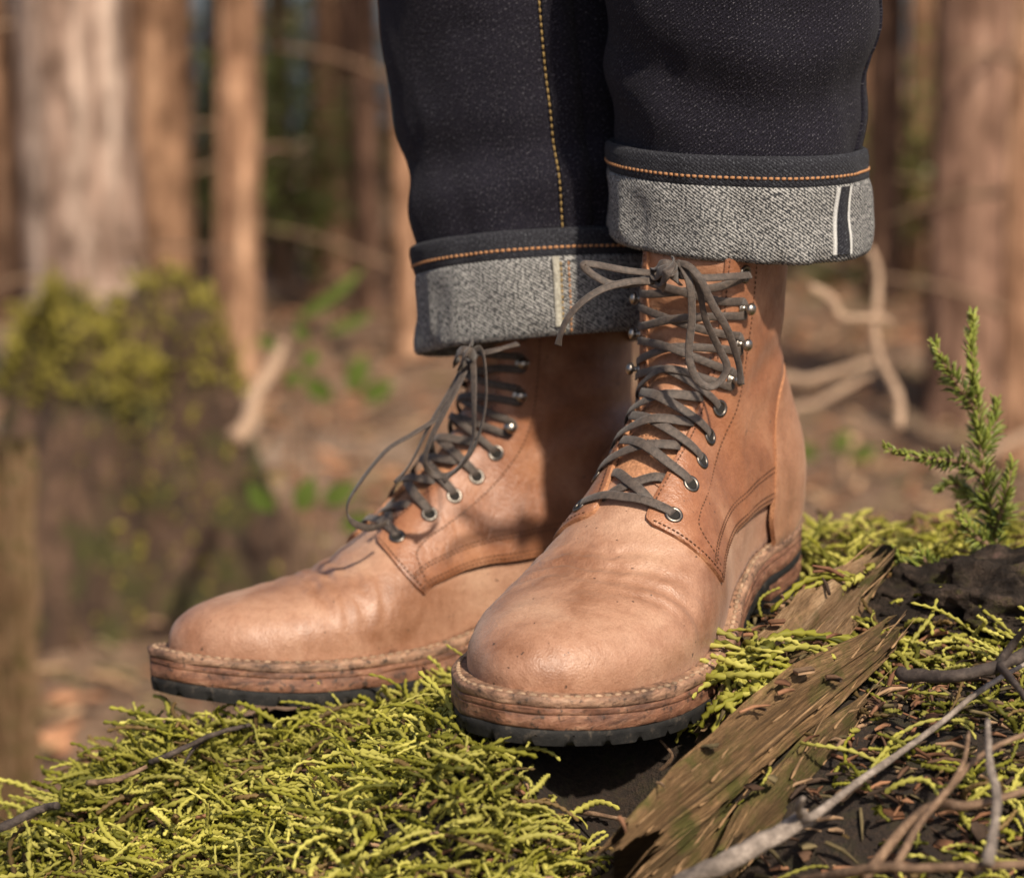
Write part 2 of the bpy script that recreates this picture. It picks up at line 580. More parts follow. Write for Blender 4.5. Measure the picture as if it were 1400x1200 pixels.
def bead(mb, pa, pb, nn, w, hgt, mir):
    t = pb - pa; Ln = np.linalg.norm(t); t = t / (Ln + 1e-9)
    b = np.cross(nn, t); b /= np.linalg.norm(b) + 1e-9
    v = []
    for u, ww, hh in ((0, 0.45, -0.6), (0.22, 1, 0.7), (0.5, 1.05, 1.0), (0.78, 1, 0.7), (1, 0.45, -0.6)):
        c = pa + t * Ln * u
        v += [c - b * w * ww - nn * hgt * 0.6, c - b * w * 0.6 * ww + nn * hgt * hh, c + b * w * 0.6 * ww + nn * hgt * hh, c + b * w * ww - nn * hgt * 0.6]
    f = ring_faces(5, 4) + [(3, 2, 1, 0), (16, 17, 18, 19)]
    v = np.array(v) * CM; v[:, 1] *= mir
    if mir < 0: f = [q[::-1] for q in f]
    mb.add(v, f)

NOUT = 240
def outline(off):
    """closed outline of the sole at offset off(x) from the foot outline: points from heel along lateral to toe and back medial"""
    n = NOUT
    a = (1 - np.cos(np.linspace(0, math.pi, n))) / 2
    x = 0.0 + XT * a
    hx = np.clip((5 - x) / 5.0, 0, 1)
    hr = np.where(x < 5, np.sqrt(np.clip(1 - hx ** 2.25, 0, 1)), 1)
    lat = np.stack([x, LAT(x) * hr], 1); med = np.stack([x, -MED(x) * hr], 1)
    P = np.vstack([lat, med[::-1][1:-1]])
    T = np.roll(P, -1, axis=0) - np.roll(P, 1, axis=0)
    T /= np.linalg.norm(T, axis=1)[:, None] + 1e-9
    nr = np.stack([-T[:, 1], T[:, 0]], 1)
    for _ in range(12):
        nr = (np.roll(nr, 1, axis=0) + nr * 2 + np.roll(nr, -1, axis=0)); nr /= np.linalg.norm(nr, axis=1)[:, None]
    return P + nr * np.asarray(off(P[:, 0]))[:, None], nr

def sole_ring(name, prof, mat, parent, mir, zf=None, cap=False, wob=0.03, seed=0, clip=None):
    """prof: list of (extra offset, z); base offset widens at the forefoot"""
    base = lambda x: 0.28 + 0.42 * sstep(9, 18, x) + 0.3 * sstep(26.8, 28.9, x)
    V = []
    for o, z in prof:
        P, nr = outline(lambda x: base(x) + o)
        zz = np.full(len(P), float(z)) + lift(P[:, 0])
        if zf is not None: zz = zf(P, zz, z)
        q = np.column_stack([P, zz])
        w = wob * fbm(np.column_stack([P * 0.55, np.full(len(P), z * 2.0 + seed)]), 3)
        q[:, :2] += nr * w[:, None]
        q[:, 2] += 0.6 * wob * vnoise(np.column_stack([P * 0.8, np.full(len(P), z * 3 + seed + 9)]))
        V.append(q)
    n = len(V[0]); m = len(V)
    F = ring_faces(m, n)
    V = np.vstack(V)
    def strip(r, rev):
        o = r * n; out = []
        nl = NOUT
        for i in range(0, nl - 1):
            a, b = o + i, o + i + 1
            c, d = o + (n - i) % n, o + (n - i - 1) % n
            q = []
            for k in (a, b, d, c):
                if k not in q: q.append(k)
            if len(q) > 2: out.append(tuple(q[::-1] if rev else q))
        return out
    if cap: F += strip(m - 1, False)
    F += strip(0, True)
    V = V * CM; V[:, 1] *= mir
    F = [q[::-1] for q in F] if mir > 0 else F
    return mk(name, V, F, mat, parent, angle=55)

def ribbon(mb, path, nrm, w, th, mir, twist=None):
    """flat lace along a path with surface normals"""
    P = np.asarray(path, float); Nn = np.asarray(nrm, float)
    T = np.gradient(P, axis=0); T /= np.linalg.norm(T, axis=1)[:, None] + 1e-9
    B = np.cross(T, Nn); bl = np.linalg.norm(B, axis=1)[:, None]; B = B / (bl + 1e-9)
    for i in range(1, len(B)):
        if np.dot(B[i], B[i - 1]) < 0: B[i] = -B[i]
    for _ in range(2):
        B[1:-1] = (B[:-2] + 2 * B[1:-1] + B[2:]); B /= np.linalg.norm(B, axis=1)[:, None] + 1e-9
    Z = np.cross(B, T)
    if twist is not None:
        c, s_ = np.cos(twist)[:, None], np.sin(twist)[:, None]
        B, Z = B * c + Z * s_, Z * c - B * s_
    pr = [(-1, 0), (-0.8, 0.8), (-0.25, 1.0), (0.25, 1.0), (0.8, 0.8), (1, 0), (0.8, -0.8), (0, -1), (-0.8, -0.8)]
    V = np.stack([P + B * (w / 2 * a) + Z * (th / 2 * b) for a, b in pr], 1).reshape(-1, 3) * CM
    k = len(pr)
    f = ring_faces(len(P), k) + [tuple(range(k))[::-1], tuple((len(P) - 1) * k + i for i in range(k))]
    V[:, 1] *= mir
    mb.add(V, f)

T_E1 = UP.t_ridge(x=16.9)
EYE_T = [T_E1 + k for k in (-0.5, 1.55, 3.05, 4.4, 5.75, 7.0, 8.45, 9.9, 11.3)]
def gap(t):  return np.interp(t, [T_E1 - 1, T_E1, T_E1 + 5, T_E1 + 13], [1.25, 1.25, 1.75, 2.0])
def eye_d(t): return gap(t) + 1.15
T_TOP = UP.t[-1] - 0.02

def vamp_disp(P):
    """walking creases across the vamp"""
    x, y = P[:, 0], P[:, 1]
    env = np.exp(-((x - 20.6) / 1.9) ** 2) * sstep(0.5, 4.0, P[:, 2])
    wv = 0.45 * fbm(np.column_stack([x * 0.35, y * 0.55, 0 * x + 4]), 3)
    ph = (x + 0.03 * y ** 2 + wv) * 2.1
    am = 0.6 + 0.6 * vnoise(np.column_stack([x * 0.5, y * 0.35, 0 * x + 2]))
    d = 0.22 * env * am * (np.abs(np.sin(ph)) ** 0.45 - 0.75)
    d += 0.07 * env * np.sin(ph * 2.7 + y * 1.1)
    d += 0.05 * fbm(np.column_stack([x * 0.5, y * 0.5, P[:, 2] * 0.5]), 3) * sstep(0, 1.5, P[:, 2])
    return d

def build_boot(label, mir, loc, rot, laces):
    root = empty('boot', loc, rot)
    tag(root, label, 'boot', 'pair of tan leather boots')
    U = UP
    # --- vamp: the whole under-layer of the upper
    P = U.P; nt_, na, _ = P.shape
    V = P[:, :-1].reshape(-1, 3)
    Nn = U.N[:, :-1].reshape(-1, 3)
    under = sstep(T_E1 - 0.2, T_E1 + 2.0, np.repeat(U.t, na - 1))
    dd_ = np.abs(U.d[:, :-1].reshape(-1))
    V = V + Nn * (vamp_disp(V) - (0.12 + 0.16 * (1 - sstep(1.6, 2.8, dd_))) * under)[:, None]
    nn = na - 1
    F = ring_faces(nt_, nn)
    F.append(tuple(range(nn))[::-1])
    V = V * CM; V[:, 1] *= mir
    if mir > 0: F = [q[::-1] for q in F]
    mk('vamp', V, F, M['leather'], root)
    # --- tongue
    def tongue_disp(t, d, P_):
        ph = (t - T_E1) / 1.62
        puff = 0.24 * np.abs(np.sin((ph + 0.1) * math.pi)) ** 0.7 * sstep(T_E1 + 3.5, T_E1 + 7, t)
        puff = puff * (1 - 0.75 * sstep(0.9, 1.9, np.abs(d) - 0.3 * (t > T_E1 + 7)))
        puff = puff + 0.05 * fbm(np.column_stack([t * 1.1, d * 1.1, 0 * t]), 3)
        return puff - 0.05 - 0.22 * (1 - sstep(1.3, 2.2, np.abs(d))) * sstep(T_E1 + 0.2, T_E1 + 1.6, t)
    tp = [(T_E1 + 0.9 - 0.9 * (k / 8.0) ** 2 * 1.0 + 0.0, -2.2 + 0.55 * k) for k in range(9)]
    tl = T_E1 - 0.3
    poly = [(tl + 0.45 * (1 - abs(u)) ** 0.5 * 0, u * 2.1) for u in np.linspace(-1, 1, 9)]
    poly = [(T_E1 + 0.7 - 0.5 * (u * u - 0.4), u * 2.1) for u in np.linspace(-1, 1, 9)] + [(T_TOP, 2.3), (T_TOP, -2.3)]
    shell(U, 'tongue', poly, 0.2, 0.10, -0.10, [M['tongue'], M['edge']], root, tongue_disp, mir)
    mb = MB()
    arc = [(T_E1 + 3.1 - 1.5 * (u * u), u * 1.25) for u in np.linspace(-1, 1, 24)]
    stitches(U, mb, arc, 0.2, 0.14, 0.03, 0.02, 0.16, mir)
    # --- quarters
    for sg in (1, -1):
        tb = T_E1 - 1.05
        edge_up = [(t, sg * float(gap(t))) for t in np.linspace(EYE_T[0] - 0.5, T_TOP, 40)]
        # from facing bottom to the pointed corner
        pc = U.find(16.6, 2.75, sg)
        front = [(EYE_T[0] - 0.75, sg * 1.32), (EYE_T[0] - 0.95, sg * 1.7), (EYE_T[0] - 0.95, sg * 2.3)]
        fr = []
        for k in np.linspace(0.12, 1, 12):
            a = np.array(front[-1]); b = np.array(pc)
            q = a + (b - a) * k
            q[0] += -0.22 * math.sin(k * math.pi)
            fr.append(tuple(q))
        arch = [U.find(x, z, sg) for x, z in ((16.0, 3.0), (15.2, 3.2), (14.0, 3.2), (12.6, 3.05), (11.2, 2.9), (9.8, 2.75), (8.2, 2.6), (6.6, 2.5), (5.0, 2.4), (3.4, 2.35), (2.0, 2.3), (0.9, 2.3))]
        arch = [tuple(p) for p in crom([pc] + arch, 5)][1:]
        # bottom along the welt to the back seam
        bot = []
        tb_ = [arch[-1][0]]
        back = [(t, sg * float(U.dmax(t, sg)) * 0.999) for t in np.linspace(tb_[-1] + 0.02, T_TOP, 24)]
        topl = [(T_TOP, sg * k) for k in np.linspace(float(U.dmax(T_TOP, sg)), float(gap(T_TOP)), 20)[1:-1]]
        poly = front + fr + arch + bot + back + topl + edge_up[::-1]
        pp = [poly[0]]
        for q in poly[1:]:
            if np.linalg.norm(np.subtract(q, pp[-1])) > 0.03: pp.append(q)
        def qd(t, d, P_):
            r = 0.04 * fbm(np.column_stack([P_[:, 0] * 0.5, P_[:, 1] * 0.5, P_[:, 2] * 0.5]) + 5, 3)
            r = r + 0.07 * sstep(12, 16, P_[:, 0] - 0) * 0
            # soft folds round the ankle
            e = np.exp(-((P_[:, 2] - 10.5) / 2.0) ** 2) * sstep(3.0, 6.0, np.abs(d))
            return r + 0.09 * e * np.sin(P_[:, 2] * 2.3 + P_[:, 0] * 0.8)
        q = shell(U, 'quarter', pp, 0.24, 0.25, -0.02, [M['quarter'], M['edge']], root, qd, mir)
        # seams
        off = 0.27
        st = lambda line, **k: stitches(U, mb, line, 0.24, 0.17, 0.035, 0.025, off, mir)
        def inset(line, c):
            L = np.array(line); T = np.gradient(L, axis=0); T /= np.linalg.norm(T, axis=1)[:, None] + 1e-9
            return L + np.column_stack([-T[:, 1], T[:, 0]]) * c
        fe = np.array(front[1:] + fr)
        sgn = -sg
        st(inset(fe, 0.16 * sgn * -1 if False else (0.16 if sg < 0 else -0.16)))
        A = np.array([pc] + arch)
        c1 = 1 if sg < 0 else -1
        # which side is inside: toward smaller |d|
        def inner(line, c):
            a = inset(line, c); b = inset(line, -c)
            return a if np.mean(np.abs(a[:, 1])) < np.mean(np.abs(b[:, 1])) else b
        st(inner(A, 0.14)); st(inner(A, 0.30))
        st(inner(A, 0.95)[2:]); st(inner(A, 1.10)[2:])
        # long line running from the corner up behind the eyelets
        run = [(t, sg * (float(eye_d(t)) + 0.95)) for t in np.linspace(T_E1 + 0.8, T_TOP, 40)]
        run = [tuple(x) for x in crom([np.array(pc) * 0.75 + np.array([T_E1 + 0.4, sg * (float(eye_d(T_E1)) + 1.3)]) * 0.25,
                                      (T_E1 - 0.1, sg * (float(eye_d(T_E1)) + 1.35)), run[0]], 6)] + run[1:]
        st(run)
        st([(t, sg * (float(gap(t)) + 0.16)) for t in np.linspace(T_E1 - 0.4, T_TOP, 60)])
    mb.build('seam_stitching', M['thread'], root)['kind'] = 'stuff'
    # --- sole
    sole_ring('welt', [(-0.9, 0.10), (-0.55, 0.10), (-0.30, 0.07), (-0.12, 0.05), (-0.02, 0.0), (0.03, -0.08), (0.04, -0.3), (0.0, -0.40), (-0.1, -0.42)], M['welt'], root, mir, wob=0.05, seed=mir)
    sole_ring('midsole', [(-0.2, -0.38), (-0.03, -0.42), (0.02, -0.46), (0.03, -0.62), (0.03, -0.70), (-0.015, -0.74), (0.03, -0.78), (0.04, -1.16), (0.03, -1.32), (0.0, -1.40), (-0.15, -1.42)], M['midsole'], root, mir, wob=0.05, seed=mir + 4)
    sl = {}
    def lug(P, zz, z):
        s_ = np.concatenate([[0], np.cumsum(np.linalg.norm(np.diff(P, axis=0), axis=1))])
        notch = ((s_ % 1.75) < 0.28) & (P[:, 0] > 8.5)
        return np.where(notch & (z < -1.8), zz + 0.24, zz)
    sole_ring('outsole', [(-0.2, -1.38), (-0.04, -1.41), (0.0, -1.45), (0.02, -1.70), (0.0, -1.86), (-0.03, -2.12), (-0.35, -2.15)], M['rubber'], root, mir, zf=lug, cap=True, wob=0.03, seed=mir + 7)
    # heel block
    Pq, nr = outline(lambda x: np.full(len(x), 0.30))
    xl = 7.6
    H = []
    keep = Pq[:, 0] < xl
    idx = list(np.where(keep)[0])
    idx = [i for i in idx if i > NOUT] + [i for i in idx if i <= NOUT]
    loop = Pq[idx]; nl = nr[idx]
    front = np.array([[xl - 0.5 * math.sin(k * math.pi), loop[-1, 1] + (loop[0, 1] - loop[-1, 1]) * k] for k in np.linspace(0.1, 0.9, 7)])
    lp = np.vstack([loop, front]); cen = np.array([3.5, 0])
    def block(name, prof, mat):
        V = []
        for z, sc_ in prof:
            q = cen + (lp - cen) * sc_
            z_ = np.where(z > -0.5, -2.1 + lift(q[:, 0]) + (z + 0.3), z)
            V.append(np.column_stack([q, z_]))
        n = len(lp)
        F = ring_faces(len(V), n) + [tuple(range(n))[::-1], tuple((len(V) - 1) * n + i for i in range(n))]
        V = np.vstack(V) * CM; V[:, 1] *= mir
        F = [q[::-1] for q in F] if mir > 0 else F
        mk(name, V, F, mat, root, angle=45)
    block('heel_stack', ((-0.05, 1.0), (-0.25, 1.015), (-0.28, 1.0), (-0.85, 1.01), (-0.88, 0.995), (-0.92, 1.01), (-1.14, 1.005)), M['midsole'])
    block('heel', ((-1.142, 0.995), (-1.18, 1.0), (-1.60, 0.995), (-1.64, 0.98), (-1.68, 0.99), (-2.05, 0.985), (-2.15, 0.96)), M['rubber'])
    # heel counters, one each side, sewn over the back of the quarters
    for sg in (1, -1):
        pts = [UP.find(x, z, sg) for x, z in ((7.4, 0.15), (7.3, 1.2), (7.1, 2.4), (6.8, 3.8), (6.3, 5.2), (5.6, 6.6), (4.7, 7.7), (3.6, 8.4))]
        pts = [tuple(p) for p in crom(pts, 5)]
        tt, t0 = pts[-1][0], UP.find(0.6, 0.15, sg)[0]
        tB = float(np.interp(8.7, [UP.flat[k, 240 if sg > 0 else 0, 2] for k in range(160, 225)], UP.t[160:225]))
        back = [(t, sg * float(U.dmax(t, sg)) * 0.999) for t in np.linspace(tB, t0 + 0.02, 16)]
        foot = [UP.find(x, 0.14, sg) for x in (0.9, 1.6, 2.5, 3.5, 4.6, 5.6, 6.6)]
        poly = []
        for q in pts + back + foot:
            if not poly or np.linalg.norm(np.subtract(q, poly[-1])) > 0.03: poly.append(q)
        shell(U, 'heel_counter', poly, 0.24, 0.38, 0.10, [M['counter'], M['edge']], root, None, mir)
    # welt stitching
    mb = MB()
    Pw, nw = outline(lambda x: 0.28 + 0.42 * sstep(9, 18, x) + 0.3 * sstep(26.8, 28.9, x) - 0.27)
    z = lift(Pw[:, 0]) + 0.075
    W = np.column_stack([Pw, z])
    order = [i for i in range(len(W)) if W[i, 0] > 6.5]
    W = W[order]
    s_ = np.concatenate([[0], np.cumsum(np.linalg.norm(np.diff(W, axis=0), axis=1))])
    k = 0.0
    while k < s_[-1] - 0.5:
        pa = np.array([np.interp(k, s_, W[:, c]) for c in range(3)]); pb = np.array([np.interp(k + 0.42, s_, W[:, c]) for c in range(3)])
        jx = np.array([random.uniform(-.03, .03), random.uniform(-.03, .03), 0])
        bead(mb, pa + jx, pb - jx, np.array([0, 0, 1.0]), 0.12 * random.uniform(.75, 1.15), 0.07, mir)
        k += 0.50
    mb.build('welt_stitching', M['welt_thread'], root)['kind'] = 'stuff'
    # --- eyelets, hooks
    me_eye = None
    def torus(r0, r1, n1=20, n2=8, zs=0.7):
        v = []; 
        for i in range(n1):
            a = 2 * math.pi * i / n1
            for j in range(n2):
                b = 2 * math.pi * j / n2
                rr = r0 + r1 * math.cos(b)
                v.append((rr * math.cos(a), rr * math.sin(a), r1 * math.sin(b) * zs))
        f = [(i * n2 + j, ((i + 1) % n1) * n2 + j, ((i + 1) % n1) * n2 + (j + 1) % n2, i * n2 + (j + 1) % n2) for i in range(n1) for j in range(n2)]
        return np.array(v), f
    shared = {}
    def place(name, build, pos, nrm, tan):
        if name not in shared:
            o = build(); shared[name] = o
        else:
            o = shared[name].copy(); COL.objects.link(o); o.parent = root
        n_ = Vector(nrm).normalized(); t_ = Vector(tan); t_ = (t_ - n_ * t_.dot(n_)).normalized()
        b_ = n_.cross(t_)
        o.matrix_local = Matrix.Translation(Vector(pos)) @ Matrix((t_, b_, n_)).transposed().to_4x4()
        return o
    def mk_eye():
        m_ = MB()
        v, f = torus(0.345 * CM, 0.10 * CM); m_.add(v, f, 0)
        a = np.linspace(0, 2 * math.pi, 20, endpoint=False)
        v = np.column_stack([0.31 * CM * np.cos(a), 0.31 * CM * np.sin(a), np.full(20, 0.012 * CM)])
        m_.add(v, [tuple(range(20))], 1)
        return m_.build('eyelet', [M['metal'], M['hole']], root)
    def mk_hook():
        pr = [(0.34, -0.02), (0.36, 0.03), (0.30, 0.07), (0.14, 0.09), (0.12, 0.26), (0.24, 0.30), (0.31, 0.40), (0.29, 0.52), (0.20, 0.61), (0.08, 0.65)]
        v = np.array([(r * math.cos(a), r * math.sin(a), z) for r, z in pr for a in np.linspace(0, 2 * math.pi, 16, endpoint=False)]) * CM
        f = ring_faces(len(pr), 16) + [tuple((len(pr) - 1) * 16 + i for i in range(16))]
        return mk('lace_hook', v, f, M['hook'], root)
    EY = {}
    for sg in (1, -1):
        for k, t in enumerate(EYE_T):
            p, n_ = U.S([t], [sg * float(eye_d(t))])
            p2, _ = U.S([t + 0.3], [sg * float(eye_d(t))])
            EY[(sg, k)] = (p[0], n_[0])
            q = (p[0] + n_[0] * 0.26) * CM; nm = n_[0].copy(); tn = (p2 - p)[0]
            q[1] *= mir; nm[1] *= mir; tn[1] *= mir
            if k in (5, 6, 7): place('lace_hook', mk_hook, q, nm, tn)
            else: place('eyelet', mk_eye, q, nm, tn)
    # --- lace
    mb = MB()
    def SP(t, d, off):
        p, n_ = U.S([t], [d]); return p[0] + n_[0] * off, n_[0]
    def strand(pts, w=0.50, th=0.085, n=8):
        Q = crom([p for p, _ in pts], n); NN = crom([n_ for _, n_ in pts], n)
        NN /= np.linalg.norm(NN, axis=1)[:, None]
        ribbon(mb, Q, NN, w, th, mir)
    # bottom bar
    t = EYE_T[0]
    dd = float(eye_d(t))
    strand([SP(t, -dd, 0.02), SP(t + 0.03, -dd + 0.22, 0.33), SP(t + 0.0, -1.0, 0.40), SP(t - 0.05, 0, 0.38), SP(t, 1.0, 0.40), SP(t + 0.03, dd - 0.22, 0.33), SP(t, dd, 0.02)])
    # first hidden cross
    for sg in (1, -1):
        strand([SP(t + 0.15, sg * 1.3, 0.02), SP(t + 0.55, sg * 0.6, 0.17 + 0.05 * sg), SP(t + 1.0, -sg * 0.2, 0.22 + 0.05 * sg), SP(t + 1.5, -sg * 0.9, 0.14), SP(t + 1.75, -sg * 1.5, 0.0)])
    rr = random.Random(5 + mir)
    for k in range(1, 5):
        for sg in (1, -1):
            t = EYE_T[k]; d0 = float(eye_d(t)); g = float(gap(t)); t2 = EYE_T[k + 1]; g2 = float(gap(t2))
            h = 0.30 + (0.16 if sg == (1 if k % 2 else -1) else 0.0)
            j = rr.uniform(-0.12, 0.12)
            if k < 4:
                strand([SP(t, sg * d0, 0.02), SP(t + 0.06, sg * (d0 - 0.24), 0.34), SP(t + 0.22 + j * 0.5, sg * g * 0.95, 0.42), SP(t + 0.75 + j, 0, 0.12 + h),
                        SP(t + 1.25 + j * 0.5, -sg * (g2 - 0.35), 0.30), SP(t + 1.5, -sg * (g2 + 0.05), 0.10), SP(t + 1.6, -sg * (g2 + 0.5), 0.0)])
            else:
                d2 = float(eye_d(t2))
                strand([SP(t, sg * d0, 0.02), SP(t + 0.06, sg * (d0 - 0.24), 0.34), SP(t + 0.25, sg * g * 0.95, 0.42), SP(t + 0.8, 0, 0.15 + h),
                        SP(t2 - 0.35, -sg * (g2), 0.42), SP(t2 - 0.32, -sg * (d2 - 0.1), 0.40), SP(t2 - 0.18, -sg * (d2 + 0.02), 0.34), SP(t2 + 0.05, -sg * (d2 + 0.13), 0.34), SP(t2 + 0.20, -sg * (d2 + 0.02), 0.34), SP(t2 + 0.3, -sg * (d2 - 0.2), 0.38)], w=0.40)
    for k in (5, 6, 7):
        for sg in (1, -1):
            t = EYE_T[k]; t2 = EYE_T[k + 1]; d0 = float(eye_d(t)); d2 = float(eye_d(t2)); g = float(gap(t)); g2 = float(gap(t2))
            h = 0.34 + (0.16 if sg == (1 if k % 2 else -1) else 0.0)
            j = rr.uniform(-0.12, 0.12)
            end = [SP(t2 - 0.32, -sg * g2, 0.42), SP(t2 - 0.30, -sg * (d2 - 0.1), 0.40), SP(t2 - 0.18, -sg * (d2 + 0.02), 0.34), SP(t2 + 0.05, -sg * (d2 + 0.13), 0.34), SP(t2 + 0.20, -sg * (d2 + 0.02), 0.34), SP(t2 + 0.3, -sg * (d2 - 0.2), 0.38)] if k < 7 else \
                  [SP(t2 - 0.4, -sg * (g2 - 0.3), 0.42), SP(t2 - 0.1, -sg * (d2 - 0.25), 0.36), SP(t2, -sg * d2, 0.02)]
            strand([SP(t + 0.3, sg * (d0 - 0.2), 0.38), SP(t + 0.38, sg * g * 0.9, 0.45), SP((t + t2) / 2 + j, 0, 0.12 + h)] + end, w=0.40)
    # bow: loops and ends given in local centimetres
    for pts, w in laces:
        Q = crom(pts, 9)
        s_ = np.linspace(0, 1, len(Q))
        nv = np.tile(np.array([0.85, 0.35 * 1, 0.35]), (len(Q), 1)) + 0.5 * np.column_stack([np.sin(s_ * 5), np.cos(s_ * 4), np.sin(s_ * 3 + 1)])
        nv /= np.linalg.norm(nv, axis=1)[:, None]
        ribbon(mb, Q, nv, w * 0.92, 0.085, 1)
    mb.build('lace', M['lace'], root)
    return root


def orient(o, yaw, pitch, roll):
    """yaw: heading of the toe from straight towards the camera, turned to picture left; pitch: toe down"""
    m = Matrix.Rotation(R(-90 - yaw), 4, 'Z') @ Matrix.Rotation(R(pitch), 4, 'Y') @ Matrix.Rotation(R(roll), 4, 'X')
    o.rotation_euler = m.to_euler()

POSE_F = ((0.1325, 0.2560, 0.0387), (27.4, 5.2, -2.0))
POSE_R = ((0.0900, 0.3110, -0.0144), (64.5, 0.9, 6.8))
def to_local(pose, w):
    (l, a) = pose
    m = Matrix.Translation(l) @ (Matrix.Rotation(R(-90 - a[0]), 4, 'Z') @ Matrix.Rotation(R(a[1]), 4, 'Y') @ Matrix.Rotation(R(a[2]), 4, 'X'))
    return np.array(m.inverted() @ Vector(w)) * 100
def hang(pose, pts):
    return [to_local(pose, spot(*p)) for p in pts]

yF = 0.118          # depth of the front boot's bow, the tongue is just behind
LACES_L = [
    (hang(POSE_F, [(922, 372, yF), (929, 360, yF - .006), (943, 389, yF - .012), (946, 435, yF - .012), (942, 472, yF - .012), (943, 494, yF - .013), (953, 519, yF - .014), (971, 529, yF - .014), (987, 518, yF - .012), (994, 501, yF - .011), (986, 482, yF - .010), (974, 458, yF - .010), (963, 432, yF - .010), (956, 397, yF - .010), (940, 364, yF - .006), (920, 372, yF)]), 0.40),
    (hang(POSE_F, [(915, 372, yF), (934, 361, yF - .008), (955, 378, yF - .014), (974, 416, yF - .014), (994, 450, yF - .013), (1005, 480, yF - .012), (1011, 503, yF - .012), (1013, 526, yF - .013)]), 0.40),
    (hang(POSE_F, [(908, 378, yF), (895, 384, yF - .006), (865, 385, yF - .012), (827, 394, yF - .014), (797, 412, yF - .016), (776, 435, yF - .016), (766, 458, yF - .015), (763, 472, yF - .014)]), 0.40),
    (hang(POSE_F, [(914, 372, yF), (888, 384, yF - .008), (842, 389, yF - .010), (814, 378, yF - .010), (797, 362, yF - .010), (814, 362, yF - .008), (857, 370, yF - .01), (899, 374, yF - .004), (912, 376, yF)]), 0.38),
    # the knot
    (hang(POSE_F, [(897, 386, yF + .002), (897, 378, yF - .009), (904, 371, yF - .016), (915, 371, yF - .018), (925, 378, yF - .010), (927, 386, yF + .002)]), 0.62),
    (hang(POSE_F, [(902, 394, yF + .001), (904, 386, yF - .013), (911, 374, yF - .021), (917, 363, yF - .016), (921, 357, yF - .002)]), 0.60),
    (hang(POSE_F, [(893, 372, yF + .002), (899, 364, yF - .010), (910, 361, yF - .014), (922, 366, yF - .012), (928, 372, yF)]), 0.50),
    (hang(POSE_F, [(1026, 376, yF + .022), (1000, 378, yF + .008), (960, 380, yF), (925, 376, yF - .002), (905, 376, yF), (885, 382, yF + .004), (868, 386, yF + .014)]), 0.40),
]
yR = 0.205
LACES_R = [
    (hang(POSE_R, [(640, 492, yR), (630, 510, yR - .006), (604, 564, yR - .012), (566, 592, yR - .016), (528, 616, yR - .02), (492, 660, yR - .022), (475, 690, yR - .022), (480, 712, yR - .02), (506, 722, yR - .012), (530, 714, yR - .004)]), 0.40),
    (hang(POSE_R, [(638, 490, yR), (634, 510, yR - .010), (608, 562, yR - .016), (588, 603, yR - .018), (581, 634, yR - .018), (596, 650, yR - .018), (622, 644, yR - .019), (648, 612, yR - .02), (663, 560, yR - .02), (664, 510, yR - .016), (657, 478, yR - .008), (640, 485, yR)]), 0.42),
    (hang(POSE_R, [(642, 488, yR - .004), (647, 500, yR - .014), (648, 556, yR - .022), (646, 604, yR - .022), (630, 634, yR - .022), (606, 658, yR - .02)]), 0.42),
    (hang(POSE_R, [(636, 496, yR), (618, 530, yR - .008), (588, 580, yR - .012), (562, 632, yR - .012), (540, 660, yR - .010)]), 0.38),
    (hang(POSE_R, [(624, 498, yR + .004), (623, 488, yR - .010), (630, 480, yR - .018), (642, 482, yR - .019), (649, 490, yR - .010), (650, 498, yR + .004)]), 0.60),
    (hang(POSE_R, [(630, 502, yR), (631, 494, yR - .016), (636, 482, yR - .022), (643, 472, yR - .014), (646, 466, yR)]), 0.58),
    (hang(POSE_R, [(708, 470, yR + .0), (680, 478, yR - .008), (655, 484, yR - .006), (640, 488, yR)]), 0.40),
]
b1 = build_boot('tan leather boot in front, its toe pointing almost at the camera', 1, POSE_F[0], (0, 0, 0), LACES_L)
orient(b1, *POSE_F[1])
b2 = build_boot('tan leather boot behind the other, turned sideways with loops of lace hanging down', -1, POSE_R[0], (0, 0, 0), LACES_R)
orient(b2, *POSE_R[1])

